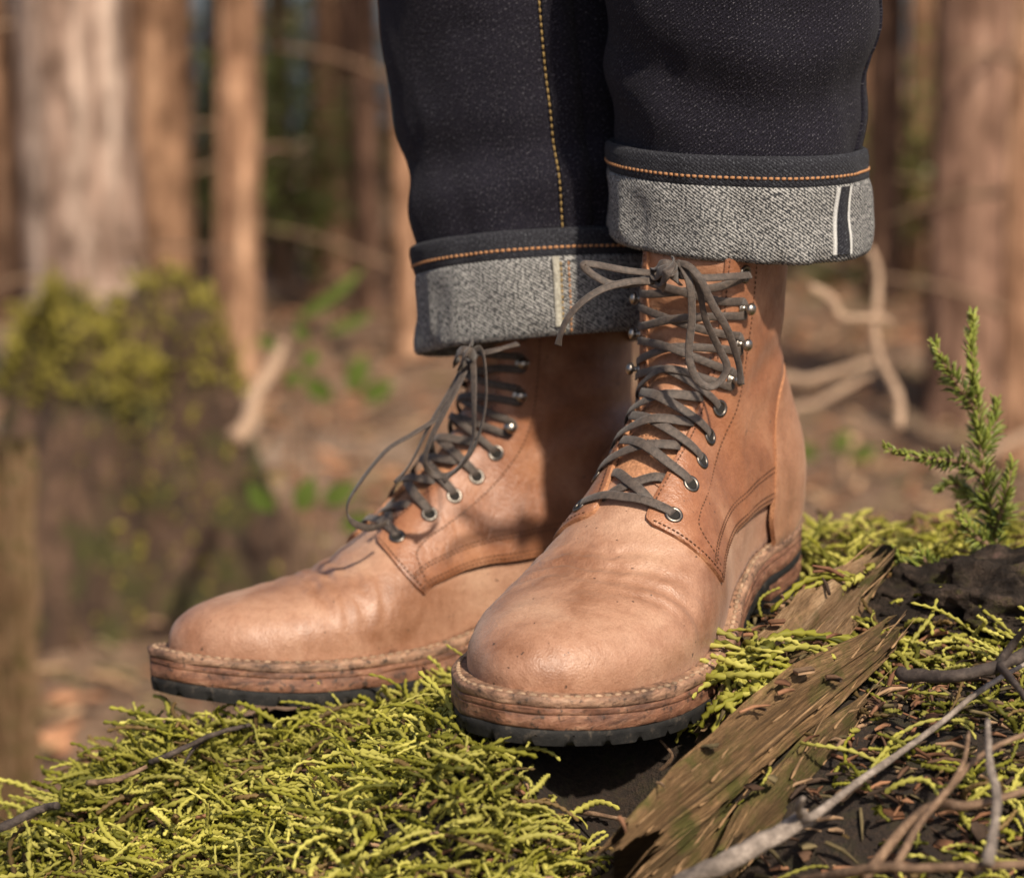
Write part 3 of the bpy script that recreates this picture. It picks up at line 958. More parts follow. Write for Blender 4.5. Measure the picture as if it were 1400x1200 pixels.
# ------------------------------------------------------------------ jeans
def denim(name, dark, mid, fleck, thr, tw=0.5, rough=0.9, tex=1.0, sheen=0.03):
    m, nt, bs = nodes(name)
    uv = coord(nt, 'UV')
    n = noise(nt, mapping(nt, uv, (10 * tex, 6.5 * tex, 1)), 1.0, 3, 0.6)
    n2 = noise(nt, mapping(nt, uv, (17 * tex, 17 * tex, 1)), 1.0, 2, 0.7)
    big = noise(nt, mapping(nt, uv, (0.45, 0.3, 1)), 1.0, 4, 0.6)
    w = N(nt, 'ShaderNodeTexWave', wave_type='BANDS', bands_direction='X')
    nt.links.new(mapping(nt, uv, (1.9, 1.25, 1), (0, 0, 0)), w.inputs['Vector'])
    mp = N(nt, 'ShaderNodeMapping'); mp.inputs['Rotation'].default_value = (0, 0, R(58)); mp.inputs['Scale'].default_value = (2.3, 2.3, 1)
    nt.links.new(uv, mp.inputs['Vector']); nt.links.new(mp.outputs[0], w.inputs['Vector'])
    w.inputs['Scale'].default_value = 1.0; w.inputs['Distortion'].default_value = 1.6; w.inputs['Detail'].default_value = 3; w.inputs['Detail Scale'].default_value = 3
    f = math_(nt, 'ADD', math_(nt, 'MULTIPLY', n, 0.65), math_(nt, 'MULTIPLY', n2, 0.35))
    f = math_(nt, 'ADD', math_(nt, 'MULTIPLY', w.outputs[1], tw * 0.22), f)
    c = ramp(nt, f, thr(dark, mid, fleck))
    c = mixc(nt, math_(nt, 'MULTIPLY', ramp(nt, big, [(0.4, (0, 0, 0)), (0.7, (1, 1, 1))]), 0.2), c, mid)
    nt.links.new(c, bs.inputs['Base Color'])
    bs.inputs['Roughness'].default_value = rough
    bs.inputs['Sheen Weight'].default_value = sheen; bs.inputs['Sheen Roughness'].default_value = 0.5
    bs.inputs['Specular IOR Level'].default_value = 0.2
    bump(nt, bs, f, 0.9, 0.0012)
    return m
M['denim'] = denim('dark_denim', (0.0034, 0.0030, 0.0054), (0.0120, 0.0105, 0.0185), (0.14, 0.135, 0.15), lambda a, b, c: [(0.48, a), (0.57, b), (0.645, b), (0.74, c)])
M['denim_hem'] = denim('hem_denim', (0.008, 0.0085, 0.0115), (0.022, 0.022, 0.028), (0.12, 0.13, 0.145), lambda a, b, c: [(0.40, a), (0.6, b), (0.78, c)])
M['denim_in'] = denim('inner_denim', (0.014, 0.016, 0.022), (0.120, 0.120, 0.117), (0.40, 0.39, 0.37), lambda a, b, c: [(0.50, a), (0.55, tuple(x * 0.45 for x in b)), (0.59, b), (0.67, c)], 0.8, tex=0.78)
M['orange'] = simple('orange_thread', (0.38, 0.185, 0.08), 0.7, scale=1500)
M['yellow'] = simple('yellow_thread', (0.30, 0.20, 0.07), 0.7, scale=1500)
M['white'] = simple('selvedge_white', (0.52, 0.52, 0.50), 0.85, scale=1500, var=0.3, bstr=0.5)
M['tape'] = simple('seam_tape', (0.36, 0.34, 0.28), 0.9, scale=700, var=0.5, bstr=0.5)
M['skin'] = simple('skin', (0.42, 0.24, 0.17), 0.55, scale=60)

class Leg:
    """cloth tube round a centre line; h in metres up from the cuff's lower edge, a = angle round from the camera side"""
    def __init__(s, stations, seed):
        s.h = [q[0] for q in stations]; s.q = np.array([q[1:] for q in stations], float); s.seed = seed
        s.fn = [pchip(s.h, s.q[:, c]) for c in range(s.q.shape[1])]
    def fr(s, h):
        cx, cy, cz, rx, ry, tx, ty = [f(h) for f in s.fn]
        # ring plane tilts: tx raises the camera side, ty raises the right side (radians)
        U = np.stack([np.cos(ty), 0 * ty, np.sin(ty)], -1)
        V = np.stack([0 * tx, np.cos(tx), -np.sin(tx)], -1)
        return np.stack([cx, cy, cz], -1), U, V, rx, ry
    def P(s, h, a, off=0.0, amp=1.0):
        h = np.asarray(h, float); a = np.asarray(a, float)
        h, a = np.broadcast_arrays(h, a)
        C, U, V, rx, ry = s.fr(h)
        q = np.stack([np.sin(a) * 1.2, np.cos(a) * 1.2, h * 11 + s.seed * 11.0], -1)
        w = 0.0034 * fbm(q, 3) + 0.0044 * np.abs(vnoise(np.stack([np.sin(a) * 1.3 + h * 9, np.cos(a) * 1.3 - h * 6, h * 16 + s.seed], -1)))
        # slumped folds just above the cuff
        k = np.exp(-((h - 0.085) / 0.03) ** 2)
        w = w + 0.0026 * k * np.sin(h * 120 + 2.3 * np.sin(a + s.seed) + 1.0 * np.cos(a * 2))
        w = w * amp * sstep(0.0, 0.07, h) + (1 - sstep(0.0, 0.07, h)) * (0.0042 * fbm(q * 1.6, 2) + 0.0013 * vnoise(np.stack([np.sin(a) * 9, np.cos(a) * 9, h * 90], -1)))
        e = np.abs(np.sin(a)) ; 
        r1 = rx + w + off; r2 = ry + w + off
        return C + U * (r1 * np.sin(a))[..., None] - V * (r2 * np.cos(a))[..., None]
    def sheet(s, name, hs, offs, mat, parent, n=160, a0=-math.pi, a1=math.pi, closed=True, **k):
        aa = np.linspace(a0, a1, n, endpoint=not closed)
        V, UVs = [], []
        ln = 0
        for i, (h, o) in enumerate(zip(hs, offs)):
            V.append(s.P(np.full(n, h), aa, o))
            if i: ln += math.hypot(hs[i] - hs[i - 1], offs[i] - offs[i - 1]) * 100
            UVs.append(np.column_stack([aa * 6.6, np.full(n, ln)]))
        V = np.vstack(V); UVs = np.vstack(UVs)
        m = len(hs)
        f = ring_faces(m, n, closed)
        return mk(name, V, f, mat, parent, uv=UVs, **k)

def beadline(mb, pts, nrm, pitch, length, w, hgt):
    s_ = np.concatenate([[0], np.cumsum(np.linalg.norm(np.diff(pts, axis=0), axis=1))])
    k = 0.0
    while k + length < s_[-1]:
        g = lambda x, A: np.array([np.interp(x, s_, A[:, c]) for c in range(3)])
        bead(mb, g(k, pts) * 100, g(k + length, pts) * 100, g(k + length / 2, nrm), w, hgt, 1)
        k += pitch

def normals(leg, h, a, off):
    e = 1e-3
    pa = leg.P(h, a + e, off) - leg.P(h, a - e, off); ph = leg.P(h + e, a, off) - leg.P(h - e, a, off)
    n = np.cross(pa, ph); n /= np.linalg.norm(n, axis=-1)[..., None]
    return n

person = empty('person', (0.06, 0.25, 0.0))
tag(person, 'person in dark indigo jeans with rolled grey cuffs, seen only below the knees', 'person')
bpy.context.view_layer.update()
def under(o, par):
    o.parent = par
    o.matrix_parent_inverse = par.matrix_world.inverted()

def trouser_leg(st, seed, cuff_h, label, front, skin):
    leg = Leg(st, seed)
    top = st[-1][0]
    hs = np.concatenate([np.linspace(0.012, 0.10, 34), np.linspace(0.105, top, 60)])
    root = leg.sheet('trouser_leg', hs, 0 * hs, M['denim'], None)
    root['label'] = label
    under(root, person)
    def child(o): o.parent = root; o.matrix_parent_inverse = Matrix.Identity(4); o.matrix_local = Matrix.Identity(4)
    # root is at the origin with the mesh in world space, so children share its frame
    ch = cuff_h
    hb = ch + 0.014
    hs_c = [ch - 0.001, ch, ch - 0.004, ch * .75, ch * .5, ch * .25, 0.006, 0.002, 0.0, 0.001, 0.006, ch * .5]
    of_c = [0.0030, 0.0046, 0.0056, 0.0060, 0.0062, 0.0063, 0.0062, 0.0054, 0.0036, 0.0015, 0.0004, -0.0005]
    def dense(h, o, k=3):
        x = np.arange(len(h)); xx = np.linspace(0, len(h) - 1, (len(h) - 1) * k + 1)
        return np.interp(xx, x, h), np.interp(xx, x, o)
    h2, o2 = dense(hs_c, of_c)
    cuff = leg.sheet('cuff', h2, o2, M['denim_in'], None, n=220); child(cuff)
    hs_h = [hb - 0.002, hb, hb - 0.001, hb - 0.004, hb - 0.009, ch + 0.0005, ch - 0.0015]
    of_h = [0.0006, 0.0026, 0.0042, 0.0052, 0.0054, 0.0050, 0.0035]
    h2, o2 = dense(hs_h, of_h)
    hem = leg.sheet('hem_band', h2, o2, M['denim_hem'], None, n=200); child(hem)
    mb = MB()
    a = np.linspace(-math.pi, math.pi, 260)
    hh = np.full(260, ch + 0.0042)
    beadline(mb, leg.P(hh, a, 0.0052), normals(leg, hh, a, 0.0052), 0.0030, 0.0029, 0.085, 0.07)
    o = mb.build('hem_stitching', M['orange'], None); o['kind'] = 'stuff'; child(o)
    def strip(name, acen, wid, h0, h1, off, mats, parts, th=0.0012):
        """a narrow strip running down the cloth, split across into coloured bands"""
        mbx = MB(); uvs = []
        hs_ = np.linspace(h0, h1, 40)
        for b0, b1, m_ in parts:
            rows = []
            for h in hs_:
                o_ = off(h) if callable(off) else off
                aa = acen(h) if callable(acen) else acen
                x = np.array([b0, b0, (b0 + b1) / 2, b1, b1]) * wid
                oo = o_ + np.array([0, th * .8, th, th * .8, 0])
                rows.append(leg.P(np.full(5, h), aa + x / 0.066, oo))
                uvs += [((aa + q / 0.066) * 6.6 + 0.4, h * 100 + 3) for q in x]
            v = np.vstack(rows)
            mbx.add(v, ring_faces(40, 5, False), m_)
        ob = mbx.build(name, mats, None, uv=np.array(uvs)); child(ob); return ob
    if front:
        # selvedge strip on the cuff: pale edge, dark band, pale edge
        strip('selvedge_strip', 0.80, 0.010, 0.004, ch - 0.0005, 0.0062, [M['white'], M['denim_hem']], [(-0.62, -0.40, 0), (-0.38, 0.40, 1), (0.42, 0.58, 0)])
        sm = strip('side_seam', 1.25, 0.010, hb, top, 0.0, [M['denim']], [(-0.5, 0.5, 0)], 0.0016)
    else:
        sa = lambda h: 0.10 + 0.35 * (h - 0.05) * 0.0
        strip('seam_tape', 0.10, 0.010, 0.004, ch - 0.0005, 0.0060, [M['tape']], [(-0.30, 0.05, 0)], 0.0014)
        mb = MB()
        for da, mt in ((0.035, 'y'), (0.10, 'o')):
            pass
        hs_ = np.linspace(0.001, ch - 0.001, 60)
        o = MB(); aa = np.full(60, 0.10 + 0.018)
        beadline(o, leg.P(hs_, aa, 0.0064), normals(leg, hs_, aa, 0.0064), 0.0028, 0.0022, 0.05, 0.05)
        hs2 = np.linspace(hb, top, 200); aa2 = np.full(200, 0.165)
        beadline(o, leg.P(hs2, aa2, 0.0012), normals(leg, hs2, aa2, 0.0012), 0.0036, 0.0028, 0.05, 0.05)
        ob = o.build('inseam_stitching', M['yellow'], None); ob['kind'] = 'stuff'; child(ob)
        o = MB(); aa = np.full(60, 0.10 + 0.075)
        beadline(o, leg.P(hs_, aa, 0.0064), normals(leg, hs_, aa, 0.0064), 0.0028, 0.0023, 0.05, 0.05)
        ob = o.build('cuff_stitching', M['orange'], None); ob['kind'] = 'stuff'; child(ob)
        # the lapped seam: a low ridge beside the stitching
        strip('inseam', 0.33, 0.011, hb, top, 0.0, [M['denim']], [(-0.9, 0.5, 0)], 0.0022)
    # calf inside the cloth
    hs = np.linspace(0.025, top, 24)
    n = 28
    aa = np.linspace(-math.pi, math.pi, n, endpoint=False)
    V = []
    for h in hs:
        C, U_, V_, rx, ry = leg.fr(np.array(max(h, 0.0)))
        r = 0.027 + 0.018 * sstep(0.06, 0.25, h)
        C = C + np.array([0, 0, min(h, 0.0)])
        V.append(C + U_ * (r * np.sin(aa))[:, None] - V_ * (r * np.cos(aa))[:, None])
    skin.add(np.vstack(V), ring_faces(len(hs), n) + [tuple((len(hs) - 1) * n + i for i in range(n))])
    return leg, root

def cen(px, py, Y):
    return tuple(spot(px, py, Y))
c0 = cen(1007, 331, 0.196); c1 = cen(1010, 218, 0.197); c2 = cen(1017, 0, 0.190)
up_ = lambda c, dx, dy, dz: (c[0] + dx, c[1] + dy, c[2] + dz)
skin_mb = MB()
st_f = [(0.0, *c0, 0.0588, 0.057, -0.085, -0.05), (0.042, *c1, 0.0585, 0.058, -0.06, -0.02), (c2[2] - c0[2], *c2, 0.0655, 0.070, 0.0, 0.0),
        (0.32, c2[0] + .015, c2[1] - .01, c0[2] + 0.32, 0.076, 0.082, 0.0, 0.0)]
trouser_leg(st_f, 1, 0.036, 'trouser leg in front, a pale selvedge line on its cuff', True, skin_mb)
d0 = cen(748, 470, 0.262); d1 = cen(741, 350, 0.268); d2 = cen(703, 0, 0.285)
st_r = [(0.0, *d0, 0.0625, 0.049, 0.20, 0.085), (0.043, *d1, 0.0625, 0.051, 0.20, 0.06), (d2[2] - d0[2], *d2, 0.070, 0.064, 0.02, 0.0),
        (0.36, d2[0] - .012, d2[1] + .01, d0[2] + 0.36, 0.078, 0.082, 0.0, 0.0)]
trouser_leg(st_r, 4, 0.037, 'trouser leg behind, with a yellow stitched inseam down its front', False, skin_mb)
o = skin_mb.build('calves', M['skin'], None); under(o, person)

# ------------------------------------------------------------------ the mossy mound
CTRL = np.array([
    (.125, .235, .010), (.10, .18, .004), (.04, .07, -.006), (.0, .0, -.009), (.09, .06, -.004), (.0, .10, -.012),
    (.06, .28, -.040), (-.09, .20, -.043), (-.15, .165, -.046), (-.09, .145, -.047), (-.02, .22, -.042), (-.02, .13, -.031),
    (-.17, .10, -.066), (-.203, .12, -.074), (-.233, .10, -.094), (-.30, .10, -.17), (-.22, .24, -.11), (-.10, .36, -.13), (.0, .42, -.13), (-.4, .0, -.3), (-.4, .3, -.32), (-.1, .6, -.4),
    (-.2, .0, -.098), (-.1, .02, -.064), (-.1, .08, -.055), (.0, -.04, -.032), (-.1, -.1, -.10), (.0, -.15, -.095), (-.3, -.15, -.2), (-.2, -.2, -.17), (0, -.4, -.28),
    (.05, .02, -.058), (.055, -.035, -.088), (.085, -.02, -.030), (.12, .02, -.006), (.10, -.06, -.045), (.1, -.15, -.085), (.2, -.1, -.045), (.3, .0, .0), (.3, -.15, -.06), (.2, .05, .004), (.17, .1, .004), (.4, .1, .02), (.5, -.1, -.03),
    (.2, .35, .006), (.14, .36, .004), (.3, .28, .012), (.26, .15, .012), (.4, .28, .012), (.2, .5, -.05), (.35, .5, -.06), (.07, .45, -.07), (.6, .3, .0), (.6, .6, -.2), (.3, .75, -.4), (.8, .1, -.1), (.3, -.5, -.25),
])
def tps_fit(P):
    n = len(P); r = np.linalg.norm(P[:, None, :2] - P[None, :, :2], axis=2)
    K = np.where(r > 0, r * r * np.log(r + 1e-12), 0) + np.eye(n) * 1e-4
    Q = np.column_stack([np.ones(n), P[:, :2]])
    A = np.block([[K, Q], [Q.T, np.zeros((3, 3))]])
    return np.linalg.solve(A, np.concatenate([P[:, 2], np.zeros(3)]))
_w = tps_fit(CTRL)
def mound_z(X, Y, rough=True):
    X = np.asarray(X, float); Y = np.asarray(Y, float)
    sh = X.shape; X = X.ravel(); Y = Y.ravel()
    out = np.zeros(len(X))
    for k in range(0, len(X), 20000):
        x, y = X[k:k + 20000], Y[k:k + 20000]
        r = np.sqrt((x[:, None] - CTRL[None, :, 0]) ** 2 + (y[:, None] - CTRL[None, :, 1]) ** 2)
        out[k:k + 20000] = np.where(r > 0, r * r * np.log(r + 1e-12), 0) @ _w[:-3] + _w[-3] + _w[-2] * x + _w[-1] * y
    if rough:
        out = out + 0.0045 * fbm(np.column_stack([X * 38, Y * 38, 0 * X]), 4) - 0.002
    return out.reshape(sh)

def soil():
    m, nt, bs = nodes('forest_soil')
    co = coord(nt)
    n = noise(nt, co, 60, 8, 0.7)
    n2 = noise(nt, co, 420, 4, 0.7)
    c = ramp(nt, n, [(0.3, (0.012, 0.008, 0.005)), (0.5, (0.030, 0.018, 0.011)), (0.62, (0.035, 0.034, 0.009)), (0.75, (0.07, 0.045, 0.027))])
    nt.links.new(mixc(nt, 0.4, c, ramp(nt, n2, [(0.35, (0.010, 0.007, 0.005)), (0.7, (0.085, 0.048, 0.028))])), bs.inputs['Base Color'])
    bs.inputs['Roughness'].default_value = 0.95
    bump(nt, bs, math_(nt, 'ADD', n, n2), 1.0, 0.006)
    return m
M['soil'] = soil()
gx = np.linspace(-.7, 1.0, 260); gy = np.linspace(-.55, .85, 220)
GX, GY = np.meshgrid(gx, gy)
GZ = mound_z(GX, GY)
edge = np.minimum.reduce([GX + .7, 1.0 - GX, GY + .55, .85 - GY])
GZ = GZ * sstep(0, .2, edge) + (-1.0) * (1 - sstep(0, .2, edge))
o = mk('mound', np.column_stack([GX.ravel(), GY.ravel(), GZ.ravel()]), ring_faces(220, 260, False), M['soil'])
tag(o, kind='structure')

# ---- moss: thousands of feathery shoots, one object
def moss_mat():
    m, nt, bs = nodes('moss')
    a = N(nt, 'ShaderNodeAttribute', attribute_name='tint')
    nt.links.new(a.outputs['Color'], bs.inputs['Base Color'])
    bs.inputs['Roughness'].default_value = 0.6
    bs.inputs['Specular IOR Level'].default_value = 0.25
    bs.inputs['Subsurface Weight'].default_value = 0.0
    tr = N(nt, 'ShaderNodeBsdfTranslucent'); nt.links.new(a.outputs['Color'], tr.inputs['Color'])
    mx = N(nt, 'ShaderNodeMixShader'); mx.inputs[0].default_value = 0.22
    nt.links.new(bs.outputs[0], mx.inputs[1]); nt.links.new(tr.outputs[0], mx.inputs[2])
    nt.links.new(mx.outputs[0], nt.nodes['Material Output'].inputs['Surface'])
    return m
M['moss'] = moss_mat()

def in_sole(X, Y, pose, mir, grow=0.0):
    """is the point under a boot sole"""
    P, nr = outline(lambda x: 0.3 + 0.4 * sstep(9, 18, x) + grow)
    L = np.column_stack([P, np.full(len(P), -2.1)]) * CM; L[:, 1] *= mir
    m = Matrix.Translation(pose[0]) @ (Matrix.Rotation(R(-90 - pose[1][0]), 4, 'Z') @ Matrix.Rotation(R(pose[1][1]), 4, 'Y') @ Matrix.Rotation(R(pose[1][2]), 4, 'X'))
    Mx = np.array(m)
    W = L @ Mx[:3, :3].T + Mx[:3, 3]
    q = W[:, :2]
    ins = np.zeros(len(X), bool)
    for a, b in zip(q, np.roll(q, -1, axis=0)):
        c = (a[1] > Y) != (b[1] > Y)
        with np.errstate(divide='ignore', invalid='ignore'):
            xx = (b[0] - a[0]) * (Y - a[1]) / (b[1] - a[1] + 1e-12) + a[0]
        ins ^= c & (X < xx)
    return ins

def shoots(n, xs, ys, lmin, lmax, rad, segs, sides, dens=None, lift_=(0.15, 0.9), seed=1, zfun=None, keep=None, hue=None):
    """feathery moss shoots; returns vertices, quads, colours"""
    g = np.random.default_rng(seed)
    X = g.uniform(xs[0], xs[1], n * 3); Y = g.uniform(ys[0], ys[1], n * 3)
    k = np.ones(len(X), bool)
    if dens is not None: k &= g.random(len(X)) < dens(X, Y)
    if keep is not None: k &= keep(X, Y)
    X, Y = X[k][:n], Y[k][:n]; n = len(X)
    Z = (zfun or mound_z)(X, Y)
    L = g.uniform(lmin, lmax, n) * g.choice([0.7, 1.0, 1.3], n)
    az = g.uniform(0, 2 * math.pi, n)
    el = g.uniform(lift_[0], lift_[1], n)
    clump = vnoise(np.column_stack([X * 60, Y * 60, np.full(n, seed * 1.7)]))
    az = az * 1.0 + clump * 1.2
    t = np.linspace(0, 1, segs)
    curl = g.normal(0, 2.0, n); droop = g.uniform(0.3, 1.7, n)
    ang = az[:, None] + curl[:, None] * t[None] + 0.35 * np.sin(t[None] * 7 + az[:, None] * 3)
    e = el[:, None] - droop[:, None] * t[None] ** 1.2
    ds = L[:, None] / (segs - 1)
    d = np.stack([np.cos(ang) * np.cos(e), np.sin(ang) * np.cos(e), np.sin(e)], -1) * ds[..., None]
    P = np.cumsum(d, axis=1)
    sh_ = np.where(np.arange(segs) % 2 == 0, 0.42, 0.0)[None, :, None]      # scales point forward
    P = P + d * sh_
    P[..., 0] += X[:, None]; P[..., 1] += Y[:, None]; P[..., 2] += (Z + g.uniform(-0.001, 0.006, n))[:, None]
    T = d / (np.linalg.norm(d, axis=2)[..., None] + 1e-12)
    up = np.array([0, 0, 1.0]); B = np.cross(T, up); B /= np.linalg.norm(B, axis=2)[..., None] + 1e-9
    Nn = np.cross(B, T)
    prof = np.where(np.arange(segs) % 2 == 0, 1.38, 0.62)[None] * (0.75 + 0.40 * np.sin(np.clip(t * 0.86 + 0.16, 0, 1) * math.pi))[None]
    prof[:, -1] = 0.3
    r = rad * g.uniform(0.65, 1.35, n)[:, None] * prof
    th = np.arange(sides) * 2 * math.pi / sides
    ph = g.uniform(0, 6, n)[:, None, None] + (np.arange(segs) % 2)[None, :, None] * math.pi / sides
    cs, sn = np.cos(th[None, None] + ph), np.sin(th[None, None] + ph)
    V = P[:, :, None] + r[:, :, None, None] * (cs[..., None] * B[:, :, None] + sn[..., None] * Nn[:, :, None])
    V = V.reshape(-1, 3)
    base = (np.arange(n) * segs * sides)[:, None, None]
    i = np.arange(segs - 1)[None, :, None] * sides; j = np.arange(sides)[None, None, :]
    a_ = base + i + j; b_ = base + i + (j + 1) % sides
    F = np.stack([a_, b_, b_ + sides, a_ + sides], -1).reshape(-1, 4)
    # colour: yellow-green to olive, some dry brown; paler tips are real in this moss
    u = g.random(n); v_ = g.random(n)
    c1 = np.array([0.225, 0.215, 0.022]); c2 = np.array([0.50, 0.46, 0.11]); c3 = np.array([0.080, 0.082, 0.011]); c4 = np.array([0.20, 0.13, 0.05])
    c = c1 + (c2 - c1) * u[:, None]
    c = np.where((v_ < 0.20)[:, None], c3 + (c1 - c3) * u[:, None], c)
    c = np.where((v_ > (0.90 if hue is None else hue))[:, None], c4 * (0.5 + 0.7 * u[:, None]), c)
    patch_ = sstep(-0.5, 0.6, fbm(np.column_stack([X * 16, Y * 16, np.full(n, 3.3)]), 3))
    c = c * (0.72 + 0.4 * patch_)[:, None]
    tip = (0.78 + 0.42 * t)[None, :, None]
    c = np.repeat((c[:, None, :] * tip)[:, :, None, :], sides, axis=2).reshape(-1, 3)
    return V, F, c

def free_of_soles(X, Y):
    return ~(in_sole(X, Y, POSE_F, 1, -0.1) | in_sole(X, Y, POSE_R, -1, -0.1))

def moss_density(X, Y):
    left = 1 - 0.85 * sstep(0.02, 0.07, X + 0.25 * (Y + 0.03))
    n = fbm(np.column_stack([X * 20, Y * 20, 0 * X + 9]), 3)
    right = 0.55 * sstep(-0.15, 0.35, n) * sstep(0.06, 0.10, X)
    back = 0.75 * sstep(0.12, 0.2, X) * sstep(0.16, 0.24, Y)
    pit = 1 - 0.80 * np.exp(-(((X - 0.052) / 0.030) ** 2 + ((Y + 0.005) / 0.055) ** 2))
    bare = 1 - 0.75 * sstep(0.25, 0.75, fbm(np.column_stack([X * 42, Y * 42, 0 * X + 2]), 3))
    return np.clip(np.maximum(np.maximum(left, right), back), 0, 1) * pit * bare

def moss_lot():
    return [shoots(8600, (-.28, .09), (-.21, .21), .013, .036, .00098, 20, 4, moss_density, (0.1, 1.0), 11, None, free_of_soles),
         shoots(6500, (-.28, .09), (-.21, .21), .008, .018, .00065, 10, 4, moss_density, (0.3, 1.3), 12, None, free_of_soles),
         shoots(4700, (.06, .40), (-.16, .42), .014, .034, .0009, 18, 4, moss_density, (0.1, 1.0), 13, top_z, lambda X, Y: free_of_soles(X, Y) & off_wood(X, Y), 0.85),
         shoots(1300, (-.34, -.12), (.05, .25), .014, .030, .0011, 16, 4, None, (0.1, 1.0), 14, None, free_of_soles),
         shoots(90, (.085, .125), (.035, .085), .022, .045, .0012, 14, 5, drape, (0.0, 0.5), 15, top_z, free_of_soles, 1.1),
         shoots(40, (.165, .20), (.10, .17), .02, .04, .0012, 14, 5, None, (-0.1, 0.5), 16, top_z, free_of_soles, 1.1)]
def drape(X, Y):
    return np.exp(-(((X - .105) / .014) ** 2 + ((Y - .06) / .018) ** 2))
def plant_moss():
    parts = moss_lot()
    off = 0; VV, FF, CC = [], [], []
    for v, f, c in parts:
        VV.append(v); FF.append(f + off); CC.append(c); off += len(v)
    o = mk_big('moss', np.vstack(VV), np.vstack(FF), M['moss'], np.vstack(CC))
    tag(o, 'bright green feathery moss covering the mound under the boots', 'moss', kind='stuff')

# ---- litter: needles, bark crumbs and dead bits lying in the moss
def litter(n, xs, ys, seed, dens, zfun=None, scale=1.0, zoff=0.004, parent=None, mat=None):
    g = np.random.default_rng(seed)
    X = g.uniform(*xs, n); Y = g.uniform(*ys, n)
    k = g.random(n) < dens(X, Y) if dens else np.ones(n, bool)
    X, Y = X[k], Y[k]; n = len(X)
    Z = (zfun or mound_z)(X, Y) + g.uniform(0, zoff, n)
    kind = g.random(n)
    L = np.where(kind < 0.84, g.uniform(.006, .018, n), g.uniform(.004, .009, n)) * scale
    W = np.where(kind < 0.84, g.uniform(.0004, .0008, n), g.uniform(.002, .0045, n)) * scale
    H = np.where(kind < 0.84, W, W * 0.18)
    az = g.uniform(0, 2 * math.pi, n); el = g.normal(0, 0.3, n)
    d = np.stack([np.cos(az) * np.cos(el), np.sin(az) * np.cos(el), np.sin(el)], -1)
    b = np.stack([-np.sin(az), np.cos(az), 0 * az], -1); u = np.cross(d, b)
    C = np.stack([X, Y, Z], -1)
    cn = [(-1, -1, -1), (-1, 1, -1), (-1, 1, 1), (-1, -1, 1), (0, -1.3, -1), (0, 1.1, -1), (0, 1.2, 1.2), (0, -1.1, 1.3), (1, -.5, -.6), (1, .5, -.6), (1, .5, .6), (1, -.5, .6)]
    V = np.stack([C + d * (L / 2 * p)[:, None] + b * (W * q)[:, None] + u * (H * r + 0.15 * L * (1 - p * p) * 0.5)[:, None] for p, q, r in cn], 1).reshape(-1, 3)
    fq = np.array([(0, 1, 2, 3)] + [(i * 4 + j, i * 4 + (j + 1) % 4, i * 4 + 4 + (j + 1) % 4, i * 4 + 4 + j) for i in range(2) for j in range(4)] + [(11, 10, 9, 8)])
    F = (np.arange(n)[:, None, None] * 12 + fq[None]).reshape(-1, 4)
    pal = np.array([(.16, .075, .04), (.24, .12, .065), (.09, .05, .03), (.30, .19, .11), (.05, .032, .022), (.13, .10, .05)])
    c = pal[g.integers(0, len(pal), n)] * g.uniform(0.7, 1.25, n)[:, None]
    return V, F, np.repeat(c, 12, axis=0)
def tint_mat(name, rough=0.85, sp=0.2):
    m, nt, bs = nodes(name)
    a = N(nt, 'ShaderNodeAttribute', attribute_name='tint')
    n = noise(nt, coord(nt), 300, 4, 0.6)
    nt.links.new(mixc(nt, 0.6, a.outputs['Color'], ramp(nt, n, [(0.3, (0.5, 0.5, 0.5)), (0.7, (1.3, 1.3, 1.3))]), 'MULTIPLY'), bs.inputs['Base Color'])
    bs.inputs['Roughness'].default_value = rough; bs.inputs['Specular IOR Level'].default_value = sp
    return m
M['litter'] = tint_mat('dead_litter')
def lit_dens(X, Y):
    return np.where(X > 0.04, 1.0, 0.75)
# ---- rotten wood
def wood_mat(name, pal, moss=0.0, stretch=(14, 240, 240)):
    m, nt, bs = nodes(name)
    uv = coord(nt, 'UV'); co = coord(nt)
    g1 = noise(nt, mapping(nt, uv, (1.6, 34, 1)), 1.0, 8, 0.74, 0.25)
    g2 = noise(nt, mapping(nt, uv, (7, 210, 1)), 1.0, 5, 0.75)
    n = noise(nt, co, 45, 6, 0.65)
    a, b, c_, d = pal
    col = ramp(nt, g1, [(0.28, a), (0.45, b), (0.6, c_), (0.75, d)])
    col = mixc(nt, math_(nt, 'MULTIPLY', ramp(nt, g2, [(0.46, (0, 0, 0)), (0.60, (1, 1, 1))]), 0.6), col, a)
    if moss:
        col = mixc(nt, ramp(nt, n, [(0.52 - moss * 0.2, (0, 0, 0)), (0.66 - moss * 0.15, (0.85, 0.85, 0.85))]), col, (0.085, 0.085, 0.018))
    nt.links.new(col, bs.inputs['Base Color'])
    bs.inputs['Roughness'].default_value = 0.85; bs.inputs['Specular IOR Level'].default_value = 0.25
    bump(nt, bs, math_(nt, 'ADD', math_(nt, 'ADD', g1, math_(nt, 'MULTIPLY', g2, 0.5)), math_(nt, 'MULTIPLY', n, 0.4)), 1.0, 0.004)
    return m
M['rot'] = wood_mat('rotten_wood', ((0.05, 0.030, 0.014), (0.20, 0.115, 0.052), (0.36, 0.22, 0.105), (0.55, 0.38, 0.22)), 0.10)
M['rot_pale'] = wood_mat('pale_rotten_wood', ((0.08, 0.048, 0.024), (0.26, 0.155, 0.078), (0.38, 0.25, 0.14), (0.54, 0.41, 0.28)), 0.08)
M['rot_green'] = wood_mat('greenish_rotten_wood', ((0.04, 0.03, 0.012), (0.15, 0.09, 0.04), (0.25, 0.155, 0.075), (0.40, 0.27, 0.15)), 0.22)
M['fibre'] = simple('torn_fibre', (0.23, 0.14, 0.068), 0.9, var=0.55, scale=120)
